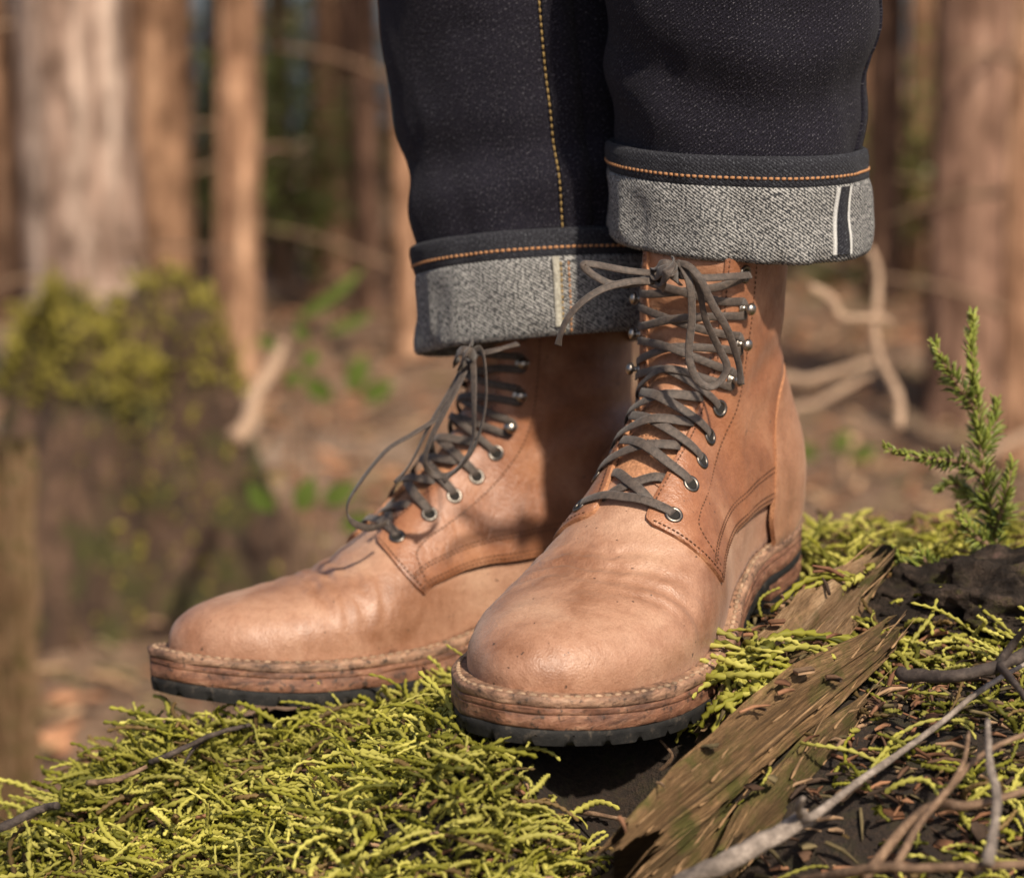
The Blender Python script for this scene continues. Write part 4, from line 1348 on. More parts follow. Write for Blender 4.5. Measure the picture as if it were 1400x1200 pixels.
M['bark'] = wood_mat('dark_bark', ((0.012, 0.009, 0.007), (0.035, 0.026, 0.018), (0.075, 0.055, 0.04), (0.13, 0.10, 0.08)), 0.5)

def slab(name, a, b, width, thick, up, mat, seed, n=110, m=150, ragged=0.25, taper=(0.6, 0.4), bend=0.0):
    """a split piece of fibrous wood from a to b: ridged along its length, splintered at the ends"""
    a = np.array(a, float); b = np.array(b, float)
    ax = b - a; L = np.linalg.norm(ax); ax /= L
    up = np.array(up, float); up -= ax * (up @ ax); up /= np.linalg.norm(up)
    sd = np.cross(ax, up)
    th = np.linspace(0, 2 * math.pi, m, endpoint=False)
    cx, cz = np.cos(th), np.sin(th)
    sx = np.sign(cx) * np.abs(cx) ** 0.75; sz = np.sign(cz) * np.abs(cz) ** 0.8
    fib = 1.25 * fbm(np.column_stack([sx * 4.6 + seed, sz * 3.0, np.full(m, seed * 2.1)]), 4)       # fixed along the length: splits and ridges
    fib = fib + 0.55 * fbm(np.column_stack([sx * 15 + seed, sz * 9.0, np.full(m, seed * 3.1)]), 3)
    endA = ragged * L * (0.5 * fbm(np.column_stack([sx * 5, sz * 3, np.full(m, seed + 5.0)]), 3) - 0.2)
    endB = ragged * L * (0.5 * fbm(np.column_stack([sx * 5, sz * 3, np.full(m, seed + 15.0)]), 3) - 0.2)
    V = []; UVs = []
    for i in range(n):
        t = i / (n - 1)
        w = width / 2 * (taper[0] + (1 - taper[0]) * sstep(0, 0.25, t)) * (1 - (1 - taper[1]) * sstep(0.6, 1, t))
        h = thick / 2 * (0.7 + 0.3 * sstep(0, .2, t)) * (1 - 0.45 * sstep(0.65, 1, t))
        nz = fbm(np.column_stack([np.full(m, t * L * 18), sx * 2.6 + seed, sz * 2.0]), 4)
        s_ = -endA * (1 - t) ** 2 + endB * t ** 2 + t * L
        r = np.maximum(0.25, 1 + 0.34 * fib + 0.16 * nz)
        p = a + ax * s_[:, None] + sd * (sx * w * r)[:, None] + up * (sz * h * r + bend * math.sin(t * math.pi))[:, None]
        V.append(p); UVs.append(np.column_stack([s_ * 14, th / 6.283 * (width + thick) * 30]))
    f = ring_faces(n, m) + [tuple(range(m))[::-1], tuple((n - 1) * m + k for k in range(m))]
    return mk(name, np.vstack(V), f, mat, uv=np.vstack(UVs), angle=38)

WOOD = []
def wood(name, a, b, w, th, up, mat, seed, label, **k):
    o = slab(name, a, b, w, th, up, mat, seed, **k); tag(o, label, 'wood'); WOOD.append(o)
    # torn fibres standing off the surface
    g = np.random.default_rng(int(seed * 10))
    ax = np.array(b, float) - np.array(a, float); ax /= np.linalg.norm(ax)
    me = o.data; vs = np.array([v.co[:] for v in me.vertices]); ns = np.array([v.normal[:] for v in me.vertices])
    mb = MB()
    for i in g.integers(0, len(vs), 95):
        if ns[i][2] < 0.0 and g.random() < .7: continue
        L = g.uniform(.008, .035); r = g.uniform(.0003, .0009)
        d = ax + g.normal(0, .07, 3)
        p0 = vs[i] - ns[i] * .0006; p2 = p0 + d * L + ns[i] * g.uniform(.0002, .004)
        v, f = tube(crom([p0 - d * L * .4, p0 + ns[i] * .0006, p2], 3), [r * .5, r, r, r * .9, r * .7, r * .5, r * .15], 4, 0.2)
        mb.add(v, f)
    fo = mb.build('fibres', M['fibre'], o); fo['kind'] = 'stuff'
wood('rotten_wood_slab', (.084, .015, -.010), (.186, .185, .036), .030, .020, (-.25, -.35, .9), M['rot_pale'], 2.0, 'pale slab of rotten wood running back beside the front boot sole', bend=.003, taper=(.6, .35))
wood('rotten_wood_splinter', (.044, -.078, -.024), (.171, .075, .026), .016, .021, (-.6, -.3, .7), M['rot'], 5.0, 'long brown wood splinter with a thick broken upper end', ragged=.22, taper=(.35, .9), bend=.002)
wood('rotten_wood_splinter', (.090, -.058, -.032), (.160, .038, .004), .012, .020, (-.5, -.4, .7), M['rot_green'], 8.0, 'greenish mossy wood splinter lying lowest, below the thick brown one', ragged=.3, taper=(.4, .3))
wood('rotten_wood_splinter', (.026, -.088, -.052), (.086, -.03, -.022), .022, .018, (-.5, -.4, .7), M['rot_green'], 11.0, 'short mossy wood splinter at the dark hollow by the bottom edge', ragged=.3, taper=(.3, .6))

from mathutils.bvhtree import BVHTree
_bv = []
for o in WOOD:
    _bv.append(BVHTree.FromPolygons([v.co.copy() for v in o.data.vertices], [tuple(p.vertices) for p in o.data.polygons]))
def wood_top(X, Y):
    out = np.full(len(X), -9.0)
    for i, (x, y) in enumerate(zip(X, Y)):
        for b in _bv:
            h = b.ray_cast(Vector((x, y, 0.5)), Vector((0, 0, -1)))
            if h[0] is not None and h[0].z > out[i]: out[i] = h[0].z
    return out
def top_z(X, Y):
    return np.maximum(mound_z(X, Y), wood_top(X, Y))
def off_wood(X, Y):
    return wood_top(X, Y) < mound_z(X, Y) + 0.001
plant_moss()
v, f, c = litter(11000, (-.30, .45), (-.24, .42), 21, lambda X, Y: lit_dens(X, Y) * free_of_soles(X, Y) * np.where(off_wood(X, Y), 1, .12), zoff=0.009, zfun=top_z)
o = mk_big('needle_litter', v, f, M['litter'], c)
tag(o, 'brown fallen needles and bark crumbs scattered over the mossy mound', 'litter', kind='stuff')

# ---- bark lump, upper right of the mound
def lump(name, c, rad, mat, seed, rough=0.35, nu=64, nv=40, flat=1.0, freq=2.2):
    u = np.linspace(0, 2 * math.pi, nu, endpoint=False); v = np.linspace(0.02, math.pi - 0.02, nv)
    U_, V_ = np.meshgrid(u, v)
    d = np.stack([np.cos(U_) * np.sin(V_), np.sin(U_) * np.sin(V_), np.cos(V_)], -1).reshape(-1, 3)
    r = 1 + rough * fbm(d * freq + seed, 5)
    p = np.array(c) + d * r[:, None] * np.array(rad)
    f = ring_faces(nv, nu) + [tuple(range(nu)), tuple((nv - 1) * nu + i for i in range(nu))[::-1]]
    f = [q[::-1] for q in f]
    uv = np.column_stack([U_.ravel() * 2, V_.ravel() * 2])
    return mk(name, p, f, mat, uv=uv)
def crust():
    m, nt, bs = nodes('crusty_bark')
    co = coord(nt)
    a = noise(nt, co, 55, 8, 0.75, 0.6); b = noise(nt, co, 240, 5, 0.75); c = noise(nt, co, 28, 4, 0.6)
    col = ramp(nt, a, [(0.33, (0.010, 0.007, 0.006)), (0.5, (0.034, 0.025, 0.019)), (0.62, (0.085, 0.06, 0.045)), (0.72, (0.16, 0.10, 0.08))])
    col = mixc(nt, math_(nt, 'MULTIPLY', ramp(nt, c, [(0.55, (0, 0, 0)), (0.66, (1, 1, 1))]), ramp(nt, b, [(0.4, (0, 0, 0)), (0.6, (0.8, 0.8, 0.8))])), col, (0.11, 0.11, 0.02))
    nt.links.new(col, bs.inputs['Base Color']); bs.inputs['Roughness'].default_value = 0.95; bs.inputs['Specular IOR Level'].default_value = 0.2
    bump(nt, bs, math_(nt, 'ADD', a, b), 1.0, 0.006)
    return m
M['crust'] = crust()
b_ = lump('bark_chunk', (.243, .165, .014), (.060, .045, .027), M['crust'], 4.0, 0.30, 170, 100, freq=3.2)
tag(b_, 'dark crusty chunk of bark with moss specks behind the wood slab', 'bark')

# ---- twigs
def twig_mat(name, a, b):
    m, nt, bs = nodes(name)
    co = coord(nt)
    n = noise(nt, co, 160, 6, 0.7)
    nt.links.new(ramp(nt, n, [(0.32, tuple(x * 0.45 for x in a)), (0.5, a), (0.68, b)]), bs.inputs['Base Color'])
    bs.inputs['Roughness'].default_value = 0.8
    bump(nt, bs, n, 0.9, 0.0015)
    return m
M['twig_grey'] = twig_mat('grey_twig', (0.20, 0.16, 0.13), (0.36, 0.30, 0.25))
M['twig_brown'] = twig_mat('brown_twig', (0.16, 0.095, 0.055), (0.28, 0.18, 0.11))
M['twig_dark'] = twig_mat('dark_twig', (0.045, 0.032, 0.026), (0.10, 0.075, 0.06))
def twig(name, pts, r0, r1, mat, label, side=(), group=None, wob=0.18):
    P = crom(pts, 8)
    P = P + 0.25 * r0 * fbm(np.column_stack([np.arange(len(P)) * 0.3, np.full(len(P), r0 * 999), 0 * np.arange(len(P))]), 2)[:, None]
    v, f = tube(P, np.linspace(r0, r1, len(P)), 9, wob, seed=len(label))
    mb = MB(); mb.add(v, f)
    o = mb.build(name, mat)
    tag(o, label, 'twig', group)
    for q, ra, rb in side:
        v, f = tube(crom(q, 6), np.linspace(ra, rb, (len(q) - 1) * 6 + 1), 7, wob, seed=3)
        mk('side_twig', v, f, mat, o)
    return o
def G(px, py, z): return tuple(on_z(px, py, z))
twig('branch', [G(930, 1205, -.030), G(985, 1185, -.020), G(1050, 1148, -.012), G(1102, 1117, -.006)], .0044, .0038, M['twig_grey'], 'thick grey branch end lying at the bottom edge right of the wood',
     [([G(1088, 1124, -.008), G(1118, 1112, -.002), G(1168, 1072, .002), G(1222, 1035, .004), G(1290, 985, .012), G(1338, 945, .022), G(1405, 905, .03)], .0019, .0011),
      ([G(1098, 1118, -.006), G(1092, 1104, .002), G(1098, 1090, .008)], .0022, .001)])
twig('twig', [G(1228, 922, .026), G(1262, 926, .028), G(1310, 922, .032), G(1365, 908, .036), G(1420, 885, .04)], .0030, .0026, M['twig_dark'], 'dark twig crossing to the picture edge above the grey branch',
     [([G(1365, 908, .036), G(1385, 880, .045), G(1405, 855, .055)], .0022, .0012), ([G(1365, 908, .036), G(1392, 940, .035), G(1410, 965, .03)], .002, .001)])
twig('twig', [G(1222, 1190, -.01), G(1255, 1130, .002), G(1300, 1075, .01), G(1345, 1030, .016), G(1410, 1000, .022)], .0016, .0010, M['twig_brown'], 'thin brown twig slanting up to the right edge below the grey branch',
     [([G(1300, 1075, .01), G(1318, 1040, .016), G(1325, 1000, .02)], .0014, .0008)])
twig('twig', [G(1180, 1200, -.02), G(1260, 1110, .0), G(1330, 1100, .008), G(1410, 1078, .012)], .0024, .0016, M['twig_brown'], 'brown twig lying nearly level in the lower right corner')
twig('twig', [G(1090, 1205, -.03), G(1180, 1190, -.012), G(1280, 1186, -.005), G(1410, 1180, .0)], .0022, .0016, M['twig_brown'], 'brown twig along the very bottom of the picture at the right')
twig('twig', [G(1350, 1180, .0), G(1362, 1100, .012), G(1352, 1040, .022), G(1350, 985, .028)], .0022, .0012, M['twig_grey'], 'upright grey twig standing in the lower right corner')
twig('twig', [G(-20, 1140, -.068), G(30, 1118, -.062), G(62, 1104, -.058), G(78, 1101, -.055)], .0023, .0018, M['twig_dark'], 'dark broken twig on the moss at the left edge')
twig('twig', [G(205, 1042, -.042), G(240, 1028, -.036), G(290, 1005, -.034), G(345, 990, -.034)], .0015, .0011, M['twig_dark'], 'dark twig on the moss just below the toe of the boot behind',
     [([G(290, 1005, -.034), G(268, 1020, -.038), G(252, 1042, -.04)], .0012, .0006)])
twig('twig', [G(120, 1070, -.05), G(160, 1066, -.046), G(200, 1048, -.042)], .0016, .001, M['twig_brown'], 'pale thin twig on the left slope of the moss')
twig('twig', [G(470, 995, -.036), G(520, 986, -.034), G(580, 975, -.032), G(632, 966, -.028)], .0013, .0008, M['twig_brown'], 'thin brown stem on the moss between the two soles')
twig('twig', [G(455, 1190, -.058), G(470, 1150, -.05), G(478, 1128, -.044)], .0014, .0008, M['twig_brown'], 'reddish dry stem rising from the moss at the bottom')
twig('twig', [G(895, 1060, -.03), G(918, 1035, -.02), G(902, 1012, -.012)], .0011, .0006, M['twig_brown'], 'curled thin stem under the edge of the front sole')
twig('twig', [G(785, 1108, -.035), G(820, 1115, -.034), G(862, 1122, -.034)], .0012, .0008, M['twig_brown'], 'short reddish twig at the edge of the dark hollow')
twig('twig', [G(1150, 800, .012), G(1200, 768, .018), G(1262, 760, .02), G(1320, 772, .02)], .0018, .001, M['twig_dark'], 'dark twig in the moss behind the boot heel',
     [([G(1200, 768, .018), G(1212, 745, .03), G(1206, 735, .034)], .001, .0006)])

# ------------------------------------------------------------------ forest floor and trees behind
def floor_z(X, Y):
    X = np.asarray(X, float); Y = np.asarray(Y, float)
    z = -0.72 - 0.075 * np.clip(Y - 7.5, 0, 60) * (0.4 + 0.6 * sstep(3, -1, X)) + 0.10 * np.clip(Y - 14, 0, 30) * 0
    z = z + 0.07 * fbm(np.stack([X * 0.8, Y * 0.8, 0 * X], -1), 4) + 0.02 * fbm(np.stack([X * 4, Y * 4, 0 * X], -1), 3)
    return z
def floor_mat():
    m, nt, bs = nodes('leaf_litter_floor')
    co = coord(nt)
    a = noise(nt, co, 1.1, 5, 0.6)
    b = noise(nt, co, 14, 7, 0.75)
    c = noise(nt, co, 60, 5, 0.7)
    pm = N(nt, 'ShaderNodeMapping'); pm.inputs['Location'].default_value = (3.7, 1.9, 0); nt.links.new(co, pm.inputs['Vector'])
    pa = noise(nt, pm.outputs[0], 0.6, 3, 0.5)
    col = ramp(nt, b, [(0.30, (0.09, 0.05, 0.028)), (0.47, (0.27, 0.155, 0.09)), (0.58, (0.43, 0.275, 0.17)), (0.70, (0.58, 0.42, 0.29))])
    col = mixc(nt, math_(nt, 'MULTIPLY', ramp(nt, pa, [(0.54, (0, 0, 0)), (0.66, (1, 1, 1))]), 0.55), col, (0.74, 0.57, 0.43))  # pale dead-grass patches, with sunlight on the ground painted into their colour
    grn = ramp(nt, c, [(0.3, (0.035, 0.045, 0.010)), (0.7, (0.13, 0.14, 0.03))])
    col = mixc(nt, math_(nt, 'MULTIPLY', ramp(nt, a, [(0.56, (0, 0, 0)), (0.66, (1, 1, 1))]), 0.5), col, grn)
    nt.links.new(col, bs.inputs['Base Color'])
    bs.inputs['Roughness'].default_value = 0.95
    bump(nt, bs, math_(nt, 'ADD', b, c), 1.0, 0.04)
    return m
M['floor'] = floor_mat()
ys = np.concatenate([np.linspace(-6, 12, 150), 12 + 110 * np.linspace(0.01, 1, 60) ** 2])
xs = np.concatenate([-6 - 100 * np.linspace(1, 0.01, 40) ** 2, np.linspace(-6, 6, 140), 6 + 100 * np.linspace(0.01, 1, 40) ** 2])
FX, FY = np.meshgrid(xs, ys)
o = mk('forest_floor', np.column_stack([FX.ravel(), FY.ravel(), floor_z(FX, FY).ravel()]), ring_faces(len(ys), len(xs), False), M['floor'])
tag(o, kind='structure')

# fallen leaves and bits of wood on the floor, as one scatter
def fl(X, Y): return floor_z(X, Y)
v1, f1, c1 = litter(5200, (-2.2, 2.4), (1.0, 9.0), 31, None, fl, 6.0, 0.03)
c1 = c1 * 1.7
o = mk_big('leaf_litter', v1, f1, M['litter'], c1)
tag(o, 'brown leaf litter and small sticks strewn over the forest floor', 'litter', kind='stuff')

def trunk_mat(name, a, b, c, moss=0.2):
    m, nt, bs = nodes(name)
    co = coord(nt)
    st = noise(nt, mapping(nt, co, (16, 16, 1.6)), 1.0, 7, 0.7, 0.5)
    bl = noise(nt, mapping(nt, co, (2.6, 2.6, 1.3)), 1.0, 4, 0.6)
    mo = noise(nt, mapping(nt, co, (14, 14, 7)), 1.0, 4, 0.6)
    col = ramp(nt, st, [(0.30, tuple(x * 0.35 for x in a)), (0.46, a), (0.58, b), (0.72, c)])
    col = mixc(nt, math_(nt, 'MULTIPLY', ramp(nt, bl, [(0.56, (0, 0, 0)), (0.72, (1, 1, 1))]), moss * 1.5), col, (0.085, 0.085, 0.025))
    col = mixc(nt, 0.8, col, ramp(nt, mo, [(0.36, (0.32, 0.28, 0.25)), (0.62, (1.5, 1.5, 1.5))]), 'MULTIPLY')
    nt.links.new(col, bs.inputs['Base Color'])
    bs.inputs['Roughness'].default_value = 0.9; bs.inputs['Specular IOR Level'].default_value = 0.15
    bump(nt, bs, st, 1.0, 0.03)
    return m
TM = {
    'pale': trunk_mat('pale_bark', (0.27, 0.18, 0.135), (0.42, 0.315, 0.25), (0.56, 0.46, 0.39), 0.12),
    'brown': trunk_mat('brown_bark', (0.19, 0.105, 0.062), (0.31, 0.18, 0.108), (0.44, 0.28, 0.18), 0.3),
    'orange': trunk_mat('orange_bark', (0.30, 0.165, 0.098), (0.46, 0.275, 0.17), (0.60, 0.41, 0.28), 0.2),
    'dark': trunk_mat('dark_bark_trunk', (0.075, 0.042, 0.028), (0.14, 0.08, 0.053), (0.24, 0.145, 0.10), 0.2),
    'pink': trunk_mat('pinkish_bark', (0.20, 0.115, 0.08), (0.30, 0.18, 0.125), (0.41, 0.265, 0.195), 0.18),
}
def leaf_mat(name, a, b, trans=0.35):
    m, nt, bs = nodes(name)
    n = noise(nt, coord(nt), 9, 3, 0.6)
    c = ramp(nt, n, [(0.35, a), (0.65, b)])
    nt.links.new(c, bs.inputs['Base Color']); bs.inputs['Roughness'].default_value = 0.5
    tr = N(nt, 'ShaderNodeBsdfTranslucent'); nt.links.new(c, tr.inputs['Color'])
    mx = N(nt, 'ShaderNodeMixShader'); mx.inputs[0].default_value = trans
    nt.links.new(bs.outputs[0], mx.inputs[1]); nt.links.new(tr.outputs[0], mx.inputs[2])
    nt.links.new(mx.outputs[0], nt.nodes['Material Output'].inputs['Surface'])
    return m
M['needles'] = leaf_mat('conifer_needles', (0.025, 0.038, 0.012), (0.055, 0.075, 0.022))
M['leaf'] = leaf_mat('bright_leaf', (0.12, 0.19, 0.03), (0.22, 0.28, 0.06), 0.45)
M['leaf_mid'] = leaf_mat('understorey_leaf', (0.10, 0.13, 0.03), (0.24, 0.26, 0.07), 0.5)
M['woods'] = leaf_mat('woods_leaf', (0.06, 0.058, 0.02), (0.22, 0.18, 0.075), 0.5)

def crown_mesh(seed, n=420):
    """a conifer crown: drooping sprays of needle blades round a stem, 4 m and up, unit-sized in metres"""
    g = np.random.default_rng(seed)
    V = []; F = []
    for k in range(n):
        h = 6.0 + 5.5 * g.random() ** 1.2
        reach = (1 - (h - 5.6) / 7.0) * g.uniform(0.6, 2.1)
        az = g.uniform(0, 6.283)
        p = np.array([math.cos(az) * reach, math.sin(az) * reach, h - 0.25 * reach])
        for q in range(5):
            c = p + g.normal(0, 0.22, 3)
            d = g.normal(0, 1, 3); d[2] -= 0.4; d /= np.linalg.norm(d); e = np.cross(d, g.normal(0, 1, 3)); e /= np.linalg.norm(e)
            L, W = g.uniform(.16, .34), g.uniform(.05, .10)
            b = len(V); V += [c - d * L, c + e * W, c + d * L, c - e * W]; F.append((b, b + 1, b + 2, b + 3))
    me = bpy.data.meshes.new('crown'); me.from_pydata([tuple(x) for x in V], [], F); me.materials.append(M['needles'])
    return me
CROWNS = [crown_mesh(s) for s in (1, 2, 3)]

def tree(px, wpx, D, mat, label, seed, group=None, flare=0.5, lean=0.0, crown=True, H=9.5):
    f = 85 / 36 * 1400
    Y = D - 1.0
    X = (px - 700) / f * D
    r = wpx / 2 / f * D
    z0 = float(floor_z(np.array(X), np.array(Y))) - 0.08
    root = empty('tree', (X, Y, z0))
    tag(root, label, 'tree', group)
    zs = np.concatenate([np.linspace(0, 1.2, 16), np.linspace(1.4, H, 14)])
    m = 26
    th = np.linspace(0, 2 * math.pi, m, endpoint=False)
    V = []
    for z in zs:
        fl_ = 1 + flare * math.exp(-z / 0.16) * (1 + 0.5 * np.sin(3 * th + seed) + 0.3 * np.sin(5 * th + 2 * seed))
        rr = r * (1 - 0.055 * z) * fl_ * (1 + 0.13 * fbm(np.column_stack([np.cos(th) * 2.4, np.sin(th) * 2.4, np.full(m, z * 1.6 + seed * 3)]), 4))
        V.append(np.column_stack([np.cos(th) * rr + lean * z + 0.02 * math.sin(z * 1.3 + seed), np.sin(th) * rr, np.full(m, z)]))
    mk('trunk', np.vstack(V), ring_faces(len(zs), m), mat, root)
    if crown:
        gg = np.random.default_rng(seed + 900)
        for q in range(4):
            z = gg.uniform(0.25, 1.5); a = gg.uniform(0, 6.283); L = gg.uniform(.12, .5)
            p0 = np.array([math.cos(a) * r * .7 + lean * z, math.sin(a) * r * .7, z]); d = np.array([math.cos(a), math.sin(a), gg.uniform(-.3, .3)])
            bv, bf = tube(crom([p0, p0 + d * L * .5 + (0, 0, .02), p0 + d * L], 5), np.linspace(.012, .004, 11), 6, 0.2)
            mk('dead_branch', bv, bf, M['twig_brown'], root)
    if crown:
        c = bpy.data.objects.new('crown', CROWNS[seed % 3]); COL.objects.link(c); c.parent = root
        c.rotation_euler = (0, 0, seed * 1.1)
        c.scale = (0.8, 0.8, 1.0)
    return root
TREES = [
    (8, 52, 9.0, 'brown', 'brown tree trunk cut by the left picture edge', .4),
    (112, 158, 6.4, 'pale', 'thick pale grey trunk rising behind the mossy stump', .35),
    (216, 104, 7.4, 'brown', 'dark reddish brown trunk close beside the thick pale trunk', .5),
    (254, 40, 8.6, 'orange', 'narrow light orange trunk half hidden behind the reddish brown one', .9),
    (330, 58, 7.2, 'orange', 'slender sunlit orange trunk standing alone left of the jeans', .5),
    (432, 36, 9.5, 'brown', 'thin brown trunk between the orange trunk and the jeans', .3),
    (499, 40, 8.5, 'dark', 'dark trunk a little left of the jeans', .3),
    (546, 34, 7.6, 'orange', 'tan trunk touching the left edge of the jeans', .3),
    (598, 36, 9.0, 'brown', 'brown trunk mostly hidden behind the jeans and cuff at the left', .3),
    (398, 22, 13.0, 'dark', 'very thin dark trunk far behind the orange trunk', .2),
    (292, 26, 15.0, 'dark', 'thin far trunk between the reddish and the orange trunks', .2),
    (1212, 50, 9.0, 'dark', 'dark brown trunk just right of the jeans', .3),
    (1248, 36, 10.5, 'brown', 'thin brown trunk left of the broad pinkish trunk', .3),
    (1314, 112, 6.6, 'pink', 'broad smooth pinkish brown trunk at the right', .25),
    (1378, 44, 8.4, 'dark', 'dark trunk tight on the right of the broad pinkish trunk', .3),
    (1404, 46, 6.0, 'orange', 'sunlit tan trunk cut by the right picture edge', .5),
    (1165, 30, 12.0, 'brown', 'thin trunk hidden mostly behind the front trouser leg', .3),
    (468, 20, 11.5, 'orange', 'very slim tan trunk between the thin brown and the dark trunk', .2),
    (372, 18, 11.0, 'brown', 'very slim brown trunk just right of the slender orange trunk', .2),
    (62, 30, 10.5, 'orange', 'slim tan trunk between the left picture edge and the thick pale trunk', .2),
    (1228, 20, 13.0, 'orange', 'very slim tan trunk between the jeans and the thin brown trunk', .2),
    (838, 40, 10.0, 'orange', 'trunk glimpsed in the gap between the two trouser legs', .3),
]
for k, (px, w, D, mt, lb, fl_) in enumerate(TREES):
    tree(px, w, D, TM[mt], lb, k + 1, flare=fl_, lean=(((k * 37) % 11) - 5) * 0.006)
g_ = np.random.default_rng(17)
far = 0
for k in range(36):
    px = g_.uniform(-150, 1550); D = g_.uniform(10.5, 30)
    tree(px, g_.uniform(0.06, 0.21) * 3305 / D, D, TM[('brown', 'dark', 'orange')[k % 3]], 'one of the thin %s trunks far back in the blurred forest' % ('brown', 'nearly black', 'tan')[k % 3], k + 40, 'far %s trunks' % ('brown', 'dark', 'tan')[k % 3], .2, 0.0, False, 11.0)

# ---- the far wood: foliage that closes the view, with gaps for the sky
def foliage(name, label, n, xs, ys, zs, size, mat, seed, clump=0.5, parent=None, thin=None):
    g = np.random.default_rng(seed)
    C = np.column_stack([g.uniform(*xs, n * 3), g.uniform(*ys, n * 3), g.uniform(*zs, n * 3)])
    k = fbm(C * np.array([0.55, 0.2, 0.6]) + seed, 3) > -clump + 0.35
    C = C[k][:n]; n = len(C)
    C[:, 2] += floor_z(C[:, 0], C[:, 1])
    d = g.normal(0, 1, (n, 3)); d /= np.linalg.norm(d, axis=1)[:, None]
    e = np.cross(d, g.normal(0, 1, (n, 3))); e /= np.linalg.norm(e, axis=1)[:, None]
    L = g.uniform(size * .6, size * 1.4, n)[:, None]; W = L * g.uniform(.35, .6, n)[:, None]
    u = np.cross(d, e)
    V = np.stack([C - d * L, C + e * W + u * L * .12, C + d * L, C - e * W + u * L * .12], 1).reshape(-1, 3)
    F = np.arange(n * 4).reshape(-1, 4)
    o = mk_big(name, V, F, mat)
    if label: tag(o, label, 'woods', kind='stuff')
    return o
foliage('far_woods', 'dark green blurred undergrowth and foliage filling the far forest', 8000, (-20, 20), (15, 42), (0, 8.0), 0.17, M['woods'], 5, 0.05)
foliage('understorey', 'loose green understorey leaves between the trunks behind', 3600, (-6, 6), (9, 16), (0.1, 3.2), 0.055, M['leaf_mid'], 8, 0.05)
foliage('undergrowth', 'low green undergrowth between the far trunks', 3200, (-8, 8), (8, 16), (0, 0.8), 0.09, M['woods'], 6, 0.2)

# ---- bushes between the trunks
def bush(px, D, rad, hgt, n, label, seed):
    f = 85 / 36 * 1400
    X, Y = (px - 700) / f * D, D - 1.0
    root = empty('bush', (X, Y, float(floor_z(np.array(X), np.array(Y))) - 0.02))
    tag(root, label, 'bush')
    g = np.random.default_rng(seed)
    mb = MB(); tips = []
    for k in range(9):
        a = g.uniform(0, 6.283); q = np.array([math.cos(a) * rad * g.uniform(.3, 1), math.sin(a) * rad * g.uniform(.3, 1), hgt * g.uniform(.6, 1)])
        v, f_ = tube(crom([(0, 0, 0), q * (.35, .35, .6), q], 5), np.linspace(.008, .003, 11), 5); mb.add(v, f_)
        tips += [q * t for t in np.linspace(.35, 1, 9)]
    mb.build('stem', M['twig_brown'], root)
    C = np.array(tips)[g.integers(0, len(tips), n)] + g.normal(0, .06, (n, 3))
    d = g.normal(0, 1, (n, 3)); d[:, 2] *= 0.5; d /= np.linalg.norm(d, axis=1)[:, None]
    e = np.cross(d, g.normal(0, 1, (n, 3))); e /= np.linalg.norm(e, axis=1)[:, None]; u = np.cross(d, e)
    L = g.uniform(.018, .04, n)[:, None]; W = L * .5
    Q = np.stack([C - d * L, C + e * W + u * L * .15, C + d * L, C - e * W + u * L * .15], 1).reshape(-1, 3)
    o = mk_big('leaves', Q, np.arange(n * 4).reshape(-1, 4), M['leaf_mid'], None, root); o['kind'] = 'stuff'
bush(395, 9.2, .30, 1.15, 900, 'tall loose green bush between the orange trunk and the thin brown trunk', 1)
bush(470, 11.0, .38, 1.5, 900, 'green bush left of the jeans behind the dark trunk', 2)
bush(283, 10.5, .25, 1.3, 600, 'narrow green bush between the reddish brown and the orange trunks', 3)
bush(1195, 10.5, .35, 1.2, 700, 'green bush at the right of the jeans among dark trunks', 4)

